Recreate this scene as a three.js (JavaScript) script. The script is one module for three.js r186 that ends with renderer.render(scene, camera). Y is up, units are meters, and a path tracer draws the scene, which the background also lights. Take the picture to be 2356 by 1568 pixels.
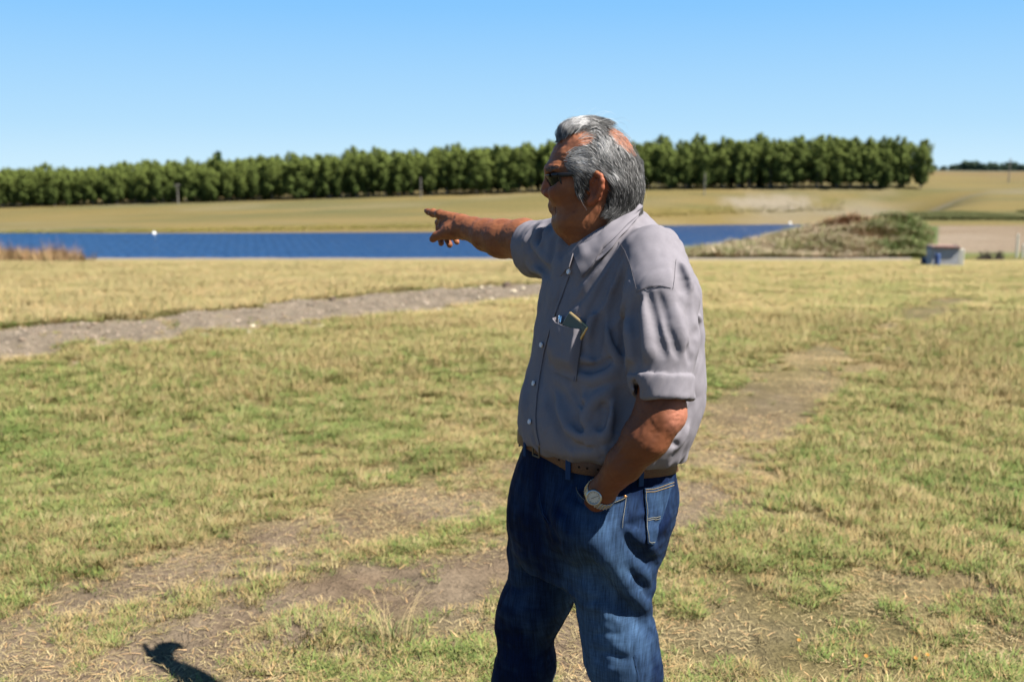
import * as THREE from 'three';
import { RoundedBoxGeometry } from 'three/addons/geometries/RoundedBoxGeometry.js';
import { mergeGeometries } from 'three/addons/utils/BufferGeometryUtils.js';

// ---------------------------------------------------------------- camera, sky, sun, exposure
const scene = new THREE.Scene();
const F = 2290, PITCH = Math.atan(394 / F), EYE = 1.65, MANZ = -2.2;
const camera = new THREE.PerspectiveCamera(2 * Math.atan(784 / F) * 180 / Math.PI, 1024 / 681, 0.1, 9000);
camera.position.set(0, EYE, 0);
camera.rotation.x = -PITCH;
camera.focus = 2.2;
camera.userData.fStop = 3.4;
//VIEW
const EXPOSURE = 3.3;
const SUN_DIR = new THREE.Vector3(0.552, 0.800, 0.235).normalize();
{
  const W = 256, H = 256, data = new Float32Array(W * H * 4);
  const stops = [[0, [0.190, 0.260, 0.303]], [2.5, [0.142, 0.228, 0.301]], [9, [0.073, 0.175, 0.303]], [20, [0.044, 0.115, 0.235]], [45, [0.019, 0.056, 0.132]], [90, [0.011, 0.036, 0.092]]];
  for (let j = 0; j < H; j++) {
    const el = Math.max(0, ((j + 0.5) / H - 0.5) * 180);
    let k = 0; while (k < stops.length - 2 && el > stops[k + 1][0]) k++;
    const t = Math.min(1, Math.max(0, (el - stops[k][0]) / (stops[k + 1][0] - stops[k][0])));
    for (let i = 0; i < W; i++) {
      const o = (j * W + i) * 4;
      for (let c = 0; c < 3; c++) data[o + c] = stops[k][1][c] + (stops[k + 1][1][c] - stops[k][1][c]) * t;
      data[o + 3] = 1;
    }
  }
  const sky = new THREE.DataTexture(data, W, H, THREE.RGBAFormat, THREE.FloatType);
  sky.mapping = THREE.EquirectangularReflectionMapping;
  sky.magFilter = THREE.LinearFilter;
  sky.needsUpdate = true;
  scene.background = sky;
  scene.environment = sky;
}
const sun = new THREE.DirectionalLight(new THREE.Color(1, 0.95, 0.87), 5);
sun.position.copy(SUN_DIR).multiplyScalar(60);
sun.castShadow = true;
sun.shadow.mapSize.set(4096, 4096);
Object.assign(sun.shadow.camera, { left: -40, right: 40, top: 40, bottom: -40, near: 1, far: 200 });
scene.add(sun, sun.target);
sun.name = 'sun';
const renderer = new THREE.WebGLRenderer({ antialias: true });
renderer.toneMapping = THREE.LinearToneMapping;
renderer.toneMappingExposure = EXPOSURE;
renderer.shadowMap.enabled = true;

// ---------------------------------------------------------------- helpers: numbers and noise
function mulberry(a) { return () => { a = (a + 0x6d2b79f5) | 0; let t = Math.imul(a ^ (a >>> 15), 1 | a); t = (t + Math.imul(t ^ (t >>> 7), 61 | t)) ^ t; return ((t ^ (t >>> 14)) >>> 0) / 4294967296; }; }
const { sin, cos, abs, sqrt, min, max, hypot, floor, PI, exp, atan2 } = Math;
const clamp = (x, a = 0, b = 1) => (x < a ? a : x > b ? b : x);
const mix = (a, b, t) => a + (b - a) * t;
const sstep = (a, b, x) => { const t = clamp((x - a) / (b - a)); return t * t * (3 - 2 * t); };
const mix3 = (a, b, t) => [mix(a[0], b[0], t), mix(a[1], b[1], t), mix(a[2], b[2], t)];
const hash = (x, y, z) => { let h = Math.imul(x, 374761393) + Math.imul(y, 668265263) + Math.imul(z, 1440662683); h = Math.imul(h ^ (h >>> 13), 1274126177); return ((h ^ (h >>> 16)) >>> 0) / 4294967296; };
function noise3(x, y, z) {
  const ix = floor(x), iy = floor(y), iz = floor(z); let fx = x - ix, fy = y - iy, fz = z - iz;
  fx = fx * fx * (3 - 2 * fx); fy = fy * fy * (3 - 2 * fy); fz = fz * fz * (3 - 2 * fz);
  const l = (a, b, t) => a + (b - a) * t, h = hash;
  return l(l(l(h(ix, iy, iz), h(ix + 1, iy, iz), fx), l(h(ix, iy + 1, iz), h(ix + 1, iy + 1, iz), fx), fy), l(l(h(ix, iy, iz + 1), h(ix + 1, iy, iz + 1), fx), l(h(ix, iy + 1, iz + 1), h(ix + 1, iy + 1, iz + 1), fx), fy), fz) * 2 - 1;
}
function noise2(x, y) {
  const ix = floor(x), iy = floor(y); let fx = x - ix, fy = y - iy;
  fx = fx * fx * (3 - 2 * fx); fy = fy * fy * (3 - 2 * fy);
  const a = hash(ix, iy, 7), b = hash(ix + 1, iy, 7), c = hash(ix, iy + 1, 7), d = hash(ix + 1, iy + 1, 7);
  return (a + (b - a) * fx + (c - a) * fy + (a - b - c + d) * fx * fy) * 2 - 1;
}
const fbm2 = (x, y, n = 3) => { let s = 0, a = 0.55; for (let i = 0; i < n; i++) { s += a * noise2(x, y); x = x * 2.03 + 17.1; y = y * 2.03 - 9.7; a *= 0.5; } return s; };
const curve = (pts, x) => { // smooth interpolation through [x, y] pairs
  if (x <= pts[0][0]) return pts[0][1];
  const n = pts.length;
  if (x >= pts[n - 1][0]) return pts[n - 1][1];
  let k = 0; while (x > pts[k + 1][0]) k++;
  const [x0, y0] = pts[k], [x1, y1] = pts[k + 1], h = x1 - x0, t = (x - x0) / h;
  const d = (y1 - y0) / h, m0 = k ? (y1 - pts[k - 1][1]) / (x1 - pts[k - 1][0]) : d, m1 = k < n - 2 ? (pts[k + 2][1] - y0) / (pts[k + 2][0] - x0) : d;
  const t2 = t * t, t3 = t2 * t;
  return (2 * t3 - 3 * t2 + 1) * y0 + (t3 - 2 * t2 + t) * h * m0 + (3 * t2 - 2 * t3) * y1 + (t3 - t2) * h * m1;
};

// ---------------------------------------------------------------- helpers: where a spot measured in the photograph lies in the place
const SP = sin(PITCH), CP = cos(PITCH);
const ray = (vx, vy) => { const a = (vx - 1178) / F, b = (784 - vy) / F; return [a, -SP + b * CP, -CP - b * SP]; };
const M = (vx, vy, dz = 0) => { const d = ray(vx, vy), t = (MANZ + dz) / d[2]; return [d[0] * t, EYE + d[1] * t, MANZ + dz]; };
const tanDown = (vy) => Math.tan(PITCH + Math.atan((vy - 784) / F));
const C1 = (x, y) => [1207.95 + 0.22014 * x, 241.6 + 0.22014 * y];
const C2 = (x, y) => [949.1 + 0.17090 * x, 448.7 + 0.17090 * y];
const C3 = (x, y) => [1121.7 + 0.41087 * x, 448.7 + 0.41087 * y];
const C4 = (x, y) => [1121.7 + 0.37640 * x, 977.9 + 0.37640 * y];
const C5 = (x, y) => [1294.2 + 0.15405 * x, 1023.9 + 0.15405 * y];

// ---------------------------------------------------------------- helpers: naming
const used = new Map();
function numbered(name) { const n = used.get(name) ?? 0; used.set(name, n + 1); return n ? name + '_' + String(n).padStart(3, '0') : name; }
const UNITS = ['', 'first', 'second', 'third', 'fourth', 'fifth', 'sixth', 'seventh', 'eighth', 'ninth', 'tenth', 'eleventh', 'twelfth', 'thirteenth', 'fourteenth', 'fifteenth', 'sixteenth', 'seventeenth', 'eighteenth', 'nineteenth'];
const TENS = ['', '', 'twent', 'thirt', 'fort', 'fift', 'sixt', 'sevent', 'eight', 'ninet'];
const ordinal = (n) => (n < 20 ? UNITS[n] : n % 10 ? TENS[floor(n / 10)] + 'y-' + UNITS[n % 10] : TENS[n / 10] + 'ieth');
function tag(o, label, category, group, kind) {
  if (label) o.userData.label = label;
  if (category) o.userData.category = category;
  if (group) o.userData.group = group;
  if (kind) o.userData.kind = kind;
  return o;
}
function obj(name, geometry, material, parent = scene) {
  const o = new THREE.Mesh(geometry, material);
  o.name = parent === scene ? numbered(name) : name;
  o.castShadow = o.receiveShadow = true;
  parent.add(o);
  return o;
}
function group(name, pos = [0, 0, 0], parent = scene) {
  const g = new THREE.Group();
  g.name = parent === scene ? numbered(name) : name;
  g.position.set(...pos);
  parent.add(g);
  return g;
}
function copy(o, label) { const c = o.clone(); c.name = numbered(o.name.replace(/_\d{3}$/, '')); c.userData = { ...o.userData }; if (label) c.userData.label = label; scene.add(c); return c; }
const std = (color, roughness = 0.9, more = {}) => new THREE.MeshPhysicalMaterial({ specularIntensity: roughness > 0.7 ? 0.15 : 0.7, color: new THREE.Color().setRGB(...color), roughness, side: THREE.DoubleSide, ...more });
const phys = (color, roughness, more = {}) => new THREE.MeshPhysicalMaterial({ color: new THREE.Color().setRGB(...color), roughness, side: THREE.DoubleSide, ...more });
function canvasTex(w, h, paint, srgb = true, repeat = true) {
  const c = document.createElement('canvas'); c.width = w; c.height = h;
  paint(c.getContext('2d'), w, h);
  const t = new THREE.CanvasTexture(c);
  if (srgb) t.colorSpace = THREE.SRGBColorSpace;
  if (repeat) t.wrapS = t.wrapT = THREE.RepeatWrapping;
  return t;
}
function dataTex(w, h, f) { // grey or colour values 0..1, linear
  const d = new Uint8Array(w * h * 4);
  for (let y = 0; y < h; y++) for (let x = 0; x < w; x++) {
    const v = f(x, y), o = (y * w + x) * 4;
    for (let c = 0; c < 3; c++) d[o + c] = clamp(Array.isArray(v) ? v[c] : v) * 255;
    d[o + 3] = 255;
  }
  const t = new THREE.DataTexture(d, w, h);
  t.magFilter = THREE.LinearFilter; t.wrapS = t.wrapT = THREE.RepeatWrapping; t.needsUpdate = true;
  return t;
}
function geo(pos, idx, { uv, color, normal } = {}) {
  const g = new THREE.BufferGeometry();
  g.setAttribute('position', new THREE.BufferAttribute(pos instanceof Float32Array ? pos : new Float32Array(pos), 3));
  if (idx) g.setIndex(new THREE.BufferAttribute(idx instanceof Uint32Array ? idx : new Uint32Array(idx), 1));
  if (uv) g.setAttribute('uv', new THREE.BufferAttribute(new Float32Array(uv), 2));
  if (color) g.setAttribute('color', new THREE.BufferAttribute(new Float32Array(color), 3));
  if (normal) g.setAttribute('normal', new THREE.BufferAttribute(new Float32Array(normal), 3)); else g.computeVertexNormals();
  return g;
}
const plain = (g) => { const q = g.index ? g.toNonIndexed() : g; for (const k of Object.keys(q.attributes)) if (k !== 'position' && k !== 'normal') q.deleteAttribute(k); return q; };
const merged = (list) => mergeGeometries(list.map(plain));
const V = (p) => new THREE.Vector3(...p);
function tube(pts, r, seg = 6, closed = false) {
  const c = new THREE.CatmullRomCurve3(pts.map(V), closed);
  return new THREE.TubeGeometry(c, max(2, pts.length * 3), r, seg, closed);
}

// ---------------------------------------------------------------- helpers: distance fields and their meshing
const smin = (a, b, k) => { const h = max(k - abs(a - b), 0) / k; return min(a, b) - h * h * k * 0.25; };
const smax = (a, b, k) => -smin(-a, -b, k);
function cone(a, ra, b, rb) { // tapered capsule
  const [ax, ay, az] = a, bx = b[0] - ax, by = b[1] - ay, bz = b[2] - az, q = 1 / (bx * bx + by * by + bz * bz + 1e-12), dr = rb - ra;
  return (x, y, z) => {
    x -= ax; y -= ay; z -= az;
    const t = clamp((x * bx + y * by + z * bz) * q);
    x -= bx * t; y -= by * t; z -= bz * t;
    return sqrt(x * x + y * y + z * z) - ra - dr * t;
  };
}
function ellip(c, r, yaw = 0, roll = 0) { // yaw about y, roll in the picture plane
  const [cx, cy, cz] = c, [rx, ry, rz] = r, cw = cos(yaw), sw = sin(yaw), cr = cos(roll), sr = sin(roll);
  return (x, y, z) => {
    x -= cx; y -= cy; z -= cz;
    const u = x * cr + y * sr, v = -x * sr + y * cr, a = (u * cw - z * sw) / rx, b = v / ry, d = (u * sw + z * cw) / rz;
    const k0 = sqrt(a * a + b * b + d * d), k1 = sqrt(a * a / (rx * rx) + b * b / (ry * ry) + d * d / (rz * rz));
    return k1 > 1e-9 ? k0 * (k0 - 1) / k1 : -min(rx, ry, rz);
  };
}
// surface nets over blocks of cells; blocks that the field says are far from the surface are skipped
function mesher(f, lo, hi, cell, lip = 1.6, smooth = 0) {
  const B = 8, nb = [0, 1, 2].map((k) => Math.ceil((hi[k] - lo[k]) / (cell * B))), n = nb.map((v) => v * B), m = n.map((v) => v + 1);
  const val = new Float32Array(m[0] * m[1] * m[2]), done = new Uint8Array(val.length), active = [];
  const at = (i, j, k) => (k * m[1] + j) * m[0] + i, half = B / 2, reach = half * cell * sqrt(3) * lip;
  val.fill(1);
  for (let K = 0; K < nb[2]; K++) for (let J = 0; J < nb[1]; J++) for (let I = 0; I < nb[0]; I++) {
    const d = f(lo[0] + (I * B + half) * cell, lo[1] + (J * B + half) * cell, lo[2] + (K * B + half) * cell);
    if (abs(d) < reach) active.push([I * B, J * B, K * B]);
    else if (d < 0) for (let k = 0; k <= B; k++) for (let j = 0; j <= B; j++) for (let i = 0; i <= B; i++) { const a = at(I * B + i, J * B + j, K * B + k); if (!done[a]) val[a] = -1; }
  }
  for (const [I, J, K] of active) for (let k = 0; k <= B; k++) for (let j = 0; j <= B; j++) for (let i = 0; i <= B; i++) {
    const a = at(I + i, J + j, K + k);
    if (!done[a]) { done[a] = 1; val[a] = f(lo[0] + (I + i) * cell, lo[1] + (J + j) * cell, lo[2] + (K + k) * cell); }
  }
  const pos = [], idx = [], cellId = new Map(), N0 = n[0], N1 = n[1];
  const key = (i, j, k) => (k * N1 + j) * N0 + i;
  for (const [I, J, K] of active) for (let k = K; k < K + B; k++) for (let j = J; j < J + B; j++) for (let i = I; i < I + B; i++) {
    const a = at(i, j, k), c = [val[a], val[a + 1], val[a + m[0]], val[a + m[0] + 1]], b = a + m[0] * m[1];
    c.push(val[b], val[b + 1], val[b + m[0]], val[b + m[0] + 1]);
    let mask = 0; for (let q = 0; q < 8; q++) if (c[q] < 0) mask |= 1 << q;
    if (mask === 0 || mask === 255) continue;
    let sx = 0, sy = 0, sz = 0, cnt = 0;
    for (let q = 0; q < 8; q++) for (const e of [1, 2, 4]) if (!(q & e)) {
      const r = q | e; if ((c[q] < 0) === (c[r] < 0)) continue;
      const t = c[q] / (c[q] - c[r]);
      sx += (q & 1) + (e === 1 ? t : 0); sy += ((q >> 1) & 1) + (e === 2 ? t : 0); sz += ((q >> 2) & 1) + (e === 4 ? t : 0); cnt++;
    }
    cellId.set(key(i, j, k), pos.length / 3);
    pos.push(lo[0] + (i + sx / cnt) * cell, lo[1] + (j + sy / cnt) * cell, lo[2] + (k + sz / cnt) * cell);
  }
  for (const [kk] of cellId) {
    const i = kk % N0, j = floor(kk / N0) % N1, k = floor(kk / (N0 * N1)), a = at(i, j, k), s = val[a] < 0;
    const quad = (p, q, r, t, flip) => { if (p === undefined || q === undefined || r === undefined || t === undefined) return; flip ? idx.push(p, r, q, p, t, r) : idx.push(p, q, r, p, r, t); };
    const g = (x, y, z) => cellId.get(key(x, y, z));
    if (s !== (val[a + 1] < 0) && j && k) quad(g(i, j - 1, k - 1), g(i, j, k - 1), g(i, j, k), g(i, j - 1, k), !s);
    if (s !== (val[a + m[0]] < 0) && i && k) quad(g(i - 1, j, k - 1), g(i - 1, j, k), g(i, j, k), g(i, j, k - 1), !s);
    if (s !== (val[a + m[0] * m[1]] < 0) && i && j) quad(g(i - 1, j - 1, k), g(i, j - 1, k), g(i, j, k), g(i - 1, j, k), !s);
  }
  const P = new Float32Array(pos);
  const e = cell * 0.5;
  for (let i = 0; i < P.length; i += 3) for (let it = 0; it < 1; it++) {
    const x = P[i], y = P[i + 1], z = P[i + 2], d = f(x, y, z);
    const gx = f(x + e, y, z) - d, gy = f(x, y + e, z) - d, gz = f(x, y, z + e) - d, g2 = (gx * gx + gy * gy + gz * gz) / (e * e);
    if (g2 > 0.05) { const q = clamp(d, -cell, cell) / (g2 * e); P[i] -= gx * q; P[i + 1] -= gy * q; P[i + 2] -= gz * q; }
  }
  for (let it = 0; it < smooth; it++) { // even out the grid's own ripples
    const S = new Float32Array(P.length), C = new Float32Array(P.length / 3);
    for (let i = 0; i < idx.length; i += 3) for (let k = 0; k < 3; k++) { const a = idx[i + k], b = idx[i + (k + 1) % 3]; for (let c = 0; c < 3; c++) { S[3 * a + c] += P[3 * b + c]; S[3 * b + c] += P[3 * a + c]; } C[a]++; C[b]++; }
    for (let a = 0; a < C.length; a++) if (C[a]) for (let c = 0; c < 3; c++) P[3 * a + c] += 0.5 * (S[3 * a + c] / C[a] - P[3 * a + c]);
  }
  return { pos: P, idx: new Uint32Array(idx) };
}
const grad = (f, p, e = 0.002) => { const d = f(p[0], p[1], p[2]), g = [f(p[0] + e, p[1], p[2]) - d, f(p[0], p[1] + e, p[2]) - d, f(p[0], p[1], p[2] + e) - d], l = hypot(...g) || 1; return [g[0] / l, g[1] / l, g[2] / l]; };
// where the sight line through a measured spot first meets a field (or passes nearest to it)
function hit(f, vx, vy, from = 1.4, to = 3.4) {
  const d = ray(vx, vy), l = hypot(...d); let t = from, best = 1e9, bt = t;
  for (let i = 0; i < 140 && t < to; i++) {
    const v = f(d[0] / l * t, EYE + d[1] / l * t, d[2] / l * t);
    if (v < best) { best = v; bt = t; }
    if (v < 0.0006) break;
    t += max(0.0012, v * 0.6);
  }
  return [d[0] / l * bt, EYE + d[1] / l * bt, d[2] / l * bt];
}
// soft ridges and valleys laid along lines on a field's surface
function folds(base, list, conv) {
  const made = list.map(([pts, amp, width, near = 1.4]) => {
    const p = pts.map(([x, y]) => hit(base, ...conv(x, y), near)), lo = [9, 9, 9], hi = [-9, -9, -9], R = width * 2.4;
    for (const q of p) for (let k = 0; k < 3; k++) { lo[k] = min(lo[k], q[k] - R); hi[k] = max(hi[k], q[k] + R); }
    return { p, amp, w: width, lo, hi, n: p.length - 1 };
  });
  return (x, y, z) => {
    let s = 0;
    for (let q = 0; q < made.length; q++) {
      const m = made[q];
      if (x < m.lo[0] || x > m.hi[0] || y < m.lo[1] || y > m.hi[1] || z < m.lo[2] || z > m.hi[2]) continue;
      let bd = 1e9, bt = 0;
      for (let i = 0; i < m.n; i++) {
        const a = m.p[i], b = m.p[i + 1], ux = b[0] - a[0], uy = b[1] - a[1], uz = b[2] - a[2], l2 = ux * ux + uy * uy + uz * uz + 1e-9;
        const t = clamp(((x - a[0]) * ux + (y - a[1]) * uy + (z - a[2]) * uz) / l2), dx = x - a[0] - ux * t, dy = y - a[1] - uy * t, dz = z - a[2] - uz * t, d2 = dx * dx + dy * dy + dz * dz;
        if (d2 < bd) { bd = d2; bt = (i + t) / m.n; }
      }
      const e = bd / (m.w * m.w);
      if (e < 5.5) s += m.amp * (0.5 * exp(-e) + 0.62 * exp(-2.3 * sqrt(e + 0.015))) * min(1, 0.12 + 3.2 * bt, 0.12 + 3.2 * (1 - bt));
    }
    return s;
  };
}
// a sheet of cloth laid over a field between two lines, with thickness and closed rims
function patch(f, A, B, conv, nu, nv, off, thick = 0.002) {
  const line = (L, t) => { const s = t * (L.length - 1), k = min(L.length - 2, floor(s)), q = s - k; return [mix(L[k][0], L[k + 1][0], q), mix(L[k][1], L[k + 1][1], q)]; };
  const out = [], inn = [];
  for (let j = 0; j <= nv; j++) for (let i = 0; i <= nu; i++) {
    const u = i / nu, v = j / nv, a = line(A, u), b = line(B, u), c = conv(mix(a[0], b[0], v), mix(a[1], b[1], v));
    const p = hit(f, ...c), n = grad(f, p, 0.006), o = typeof off === 'function' ? off(u, v) : off;
    out.push(p.map((x, k) => x + n[k] * o)); inn.push(p.map((x, k) => x + n[k] * (o - thick)));
  }
  const w = nu + 1, sheet = (P, flip) => { const idx = []; for (let j = 0; j < nv; j++) for (let i = 0; i < nu; i++) { const a = j * w + i; flip ? idx.push(a, a + w, a + 1, a + 1, a + w, a + w + 1) : idx.push(a, a + 1, a + w, a + 1, a + w + 1, a + w); } return geo(P.flat(), idx).toNonIndexed(); };
  const loop = [];
  for (let i = 0; i < nu; i++) loop.push(i);
  for (let j = 0; j < nv; j++) loop.push(j * w + nu);
  for (let i = nu; i > 0; i--) loop.push(nv * w + i);
  for (let j = nv; j > 0; j--) loop.push(j * w);
  const rp = [], ri = [];
  loop.forEach((a, k) => { rp.push(...out[a], ...inn[a]); const n = (k + 1) % loop.length; ri.push(2 * k, 2 * k + 1, 2 * n, 2 * n, 2 * k + 1, 2 * n + 1); });
  return mergeGeometries([sheet(out, false), sheet(inn, true), geo(rp, ri).toNonIndexed()]);
}
const creased = (g) => { g.computeVertexNormals(); return g; };
const onto = (f, pts, conv, off = 0.001) => pts.map(([x, y]) => { const p = hit(f, ...conv(x, y)), n = grad(f, p, 0.004); return p.map((v, k) => v + n[k] * off); });

// ---------------------------------------------------------------- the land
const LAKE = -9.85;
const shoreTan = (s) => tanDown(curve([[-0.52, 537], [-0.2, 532], [0.01, 528], [0.13, 516], [0.31, 512], [0.6, 512]], s));
const treeBase = (s) => curve([[-0.6, 482], [-0.514, 478], [-0.08, 449], [0.03, 441], [0.14, 433], [0.42, 429], [0.7, 429]], s);
function treeLine(s) { // distance of the plantation's front row in the direction s = x / distance
  // the row runs straight from (-137, -266) to (100, -232)
  const ax = -137, az = 266, bx = 100, bz = 232, k = (bz - az) / (bx - ax);
  return (az - k * ax) / (1 - k * s);
}
const groundRight = (r, s) => curve([[40, -2.28], [58, -3.52], [66, -3.75], [110, -3.95], [150, -3.5], [200, -3.05], [300, -2.25], [400, -1.1], [600, -0.2], [1000, 0.6], [1600, 1.45], [3500, 1.9]], r);
function groundLake(r, s) {
  const shore = (EYE - LAKE) / shoreTan(s), rt = treeLine(s), ht = EYE - tanDown(treeBase(s)) * rt;
  if (r < 66) return curve([[40, -2.28], [58, -3.52], [60, -3.6], [66, -5.2]], r);
  if (r < 82) return mix(-5.2, -12.5, sstep(64, 82, r));
  if (r < shore - 6) return mix(-12.5, -10.1, sstep(shore - 30, shore - 6, r));
  if (r < rt) return mix(-10.1, ht, Math.pow((r - shore + 6) / (rt - shore + 6), 0.85));
  return ht + 2.5 * sstep(rt, rt + 160, r) + 3 * sstep(rt + 100, 1600, r);
}
function H(x, z) {
  const r = -z, rough = 0.010 * noise2(x * 4.1, z * 4.1) + 0.022 * noise2(x * 0.9 + 3, z * 0.9);
  if (r < 4) return rough * sstep(0, 1.2, hypot(x, z + 2.2));
  const s = x / r;
  let h;
  if (r <= 58) { const t = r - 7; h = t < 0 ? 0 : t < 6 ? -0.069 * t * t / 12 : -0.069 * (t - 3); h = mix(h, -3.52 + (58 - r) * 0.069, sstep(30, 58, r)); }
  else {
    const right = sstep(0.27, 0.40, s), far = sstep(120, 210, r);
    const mid = sstep(0.285, 0.37, s) * (1 - far) + sstep(0.36, 0.48, s) * far;
    h = mix(groundLake(r, s), groundRight(r, s), mid);
  }
  h += rough * sstep(60, 30, r);
  // the weedy embankment behind the track
  const xs = 72 * s; // across the bank, measured at its crest
  if (r > 56 && r < 100 && xs > 8 && xs < 31.5) {
    const along = curve([[8, -0.2], [12, -0.25], [16, -0.05], [20.5, 0.5], [25, 1.45], [28.4, 1.5], [29.6, 0.9], [31, -0.1]], xs);
    const e = mix(-3.72, -3.62 + along, sstep(60.5, 72, r)) - 7 * sstep(0, 17, r - mix(61, 72.5, sstep(9, 20, xs)));
    h = max(h, e + 0.30 * clamp(along) * noise2(x * 0.7, r * 0.7));
  }
  // spoil beside the dug strip
  if (r > 8 && r < 60) h += 0.05 * stripMask(x, z) * (noise2(x * 2.2, z * 2.2) + 0.4 * noise2(x * 6, z * 6));
  return h;
}
function G(vx, vy) { // where the sight line through a measured spot meets the land
  const d = ray(vx, vy); let t = 1.2;
  for (let i = 0; i < 4000; i++) { const y = EYE + d[1] * t; if (y < H(d[0] * t, d[2] * t)) break; t *= 1.0025; }
  return [d[0] * t, H(d[0] * t, d[2] * t), d[2] * t];
}
// paths worn into the grass, as lines on flat ground with half widths
const flat = (vx, vy) => { const d = ray(vx, vy), k = d[1] / d[2]; let r = EYE / k; if (r > 8.5) r = (EYE - 0.69) / (k - 0.069); return [d[0] / -d[2] * r, -r]; };
const worn = [
  { w: 0.36, p: [[1985, 765], [1790, 870], [1640, 970], [1450, 1040], [1180, 1090], [960, 1165], [700, 1245], [420, 1335], [120, 1440], [-200, 1560]] },
  { w: 0.34, p: [[2195, 688], [1990, 790], [1830, 900], [1720, 1010], [1600, 1130], [1400, 1230], [1160, 1290], [900, 1350], [650, 1420], [380, 1500], [100, 1590]] },
  { w: 0.20, p: [[1300, 1450], [1330, 1520], [1350, 1600]] },
].map(({ w, p }) => ({ w, p: p.map(([a, b]) => flat(a, b)) }));
const strip = [[-140, 790], [0, 774], [300, 754], [600, 728], [850, 699], [1060, 680], [1260, 667], [1420, 658]].map(([a, b]) => flat(a, b));
const segDist = (P, x, z) => { let b = 1e9; for (let i = 0; i < P.length - 1; i++) { const [ax, az] = P[i], ux = P[i + 1][0] - ax, uz = P[i + 1][1] - az, t = clamp(((x - ax) * ux + (z - az) * uz) / (ux * ux + uz * uz)); b = min(b, hypot(x - ax - ux * t, z - az - uz * t)); } return b; };
function stripMask(x, z) { const r = -z; if (r < 6 || r > 45) return 0; const w = 1.10 + 0.3 * noise2(x * 0.5, z * 0.5) + r * 0.03; return 1 - sstep(w * 0.72, w * 1.12, segDist(strip, x, z) + 0.30 * noise2(x * 1.9, z * 1.9) + 0.22 * noise2(x * 5, z * 5)); }
const stripSide = (x, z) => { const s = x / -z; let best = -1; for (let i = 0; i < strip.length - 1; i++) { const a = strip[i], b = strip[i + 1], sa = a[0] / -a[1], sb = b[0] / -b[1]; if (s >= sa && s <= sb) best = mix(-a[1], -b[1], (s - sa) / (sb - sa)); } return best > 0 && -z > best && s < 0.1; };
function bare(x, z) {
  const r = -z; let b = 0;
  if (r < 40) for (const q of worn) { const d = segDist(q.p, x, z), w = q.w * (0.74 + r * 0.006); b = max(b, (1 - sstep(w * 0.3, w * 1.8, d)) * (0.86 + 0.26 * noise2(x * 2.6, z * 2.6))); }
  b = max(b, stripMask(x, z) * 1.15);
  if (r < 3.9) b = max(b, 0.3);
  return b;
}
const greenAt = (x, z) => clamp(0.46 + 0.62 * fbm2(x * 0.55 + 4, z * 0.42, 3) + 0.3 * noise2(x * 2.3, z * 2.3) + 0.16 * sstep(10, 4, -z) - 0.12 * sstep(12, 25, -z) - 0.25 * bare(x, z));
const SOIL = [0.107, 0.074, 0.050], SOIL2 = [0.146, 0.111, 0.079], STRAW = [0.140, 0.106, 0.048], OLIVE = [0.075, 0.080, 0.024], GREEN = [0.054, 0.077, 0.017];
const GREY = [0.195, 0.170, 0.137], TAN = [0.161, 0.120, 0.079], FIELD = [0.152, 0.114, 0.042], RUST = [0.121, 0.061, 0.032];
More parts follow.
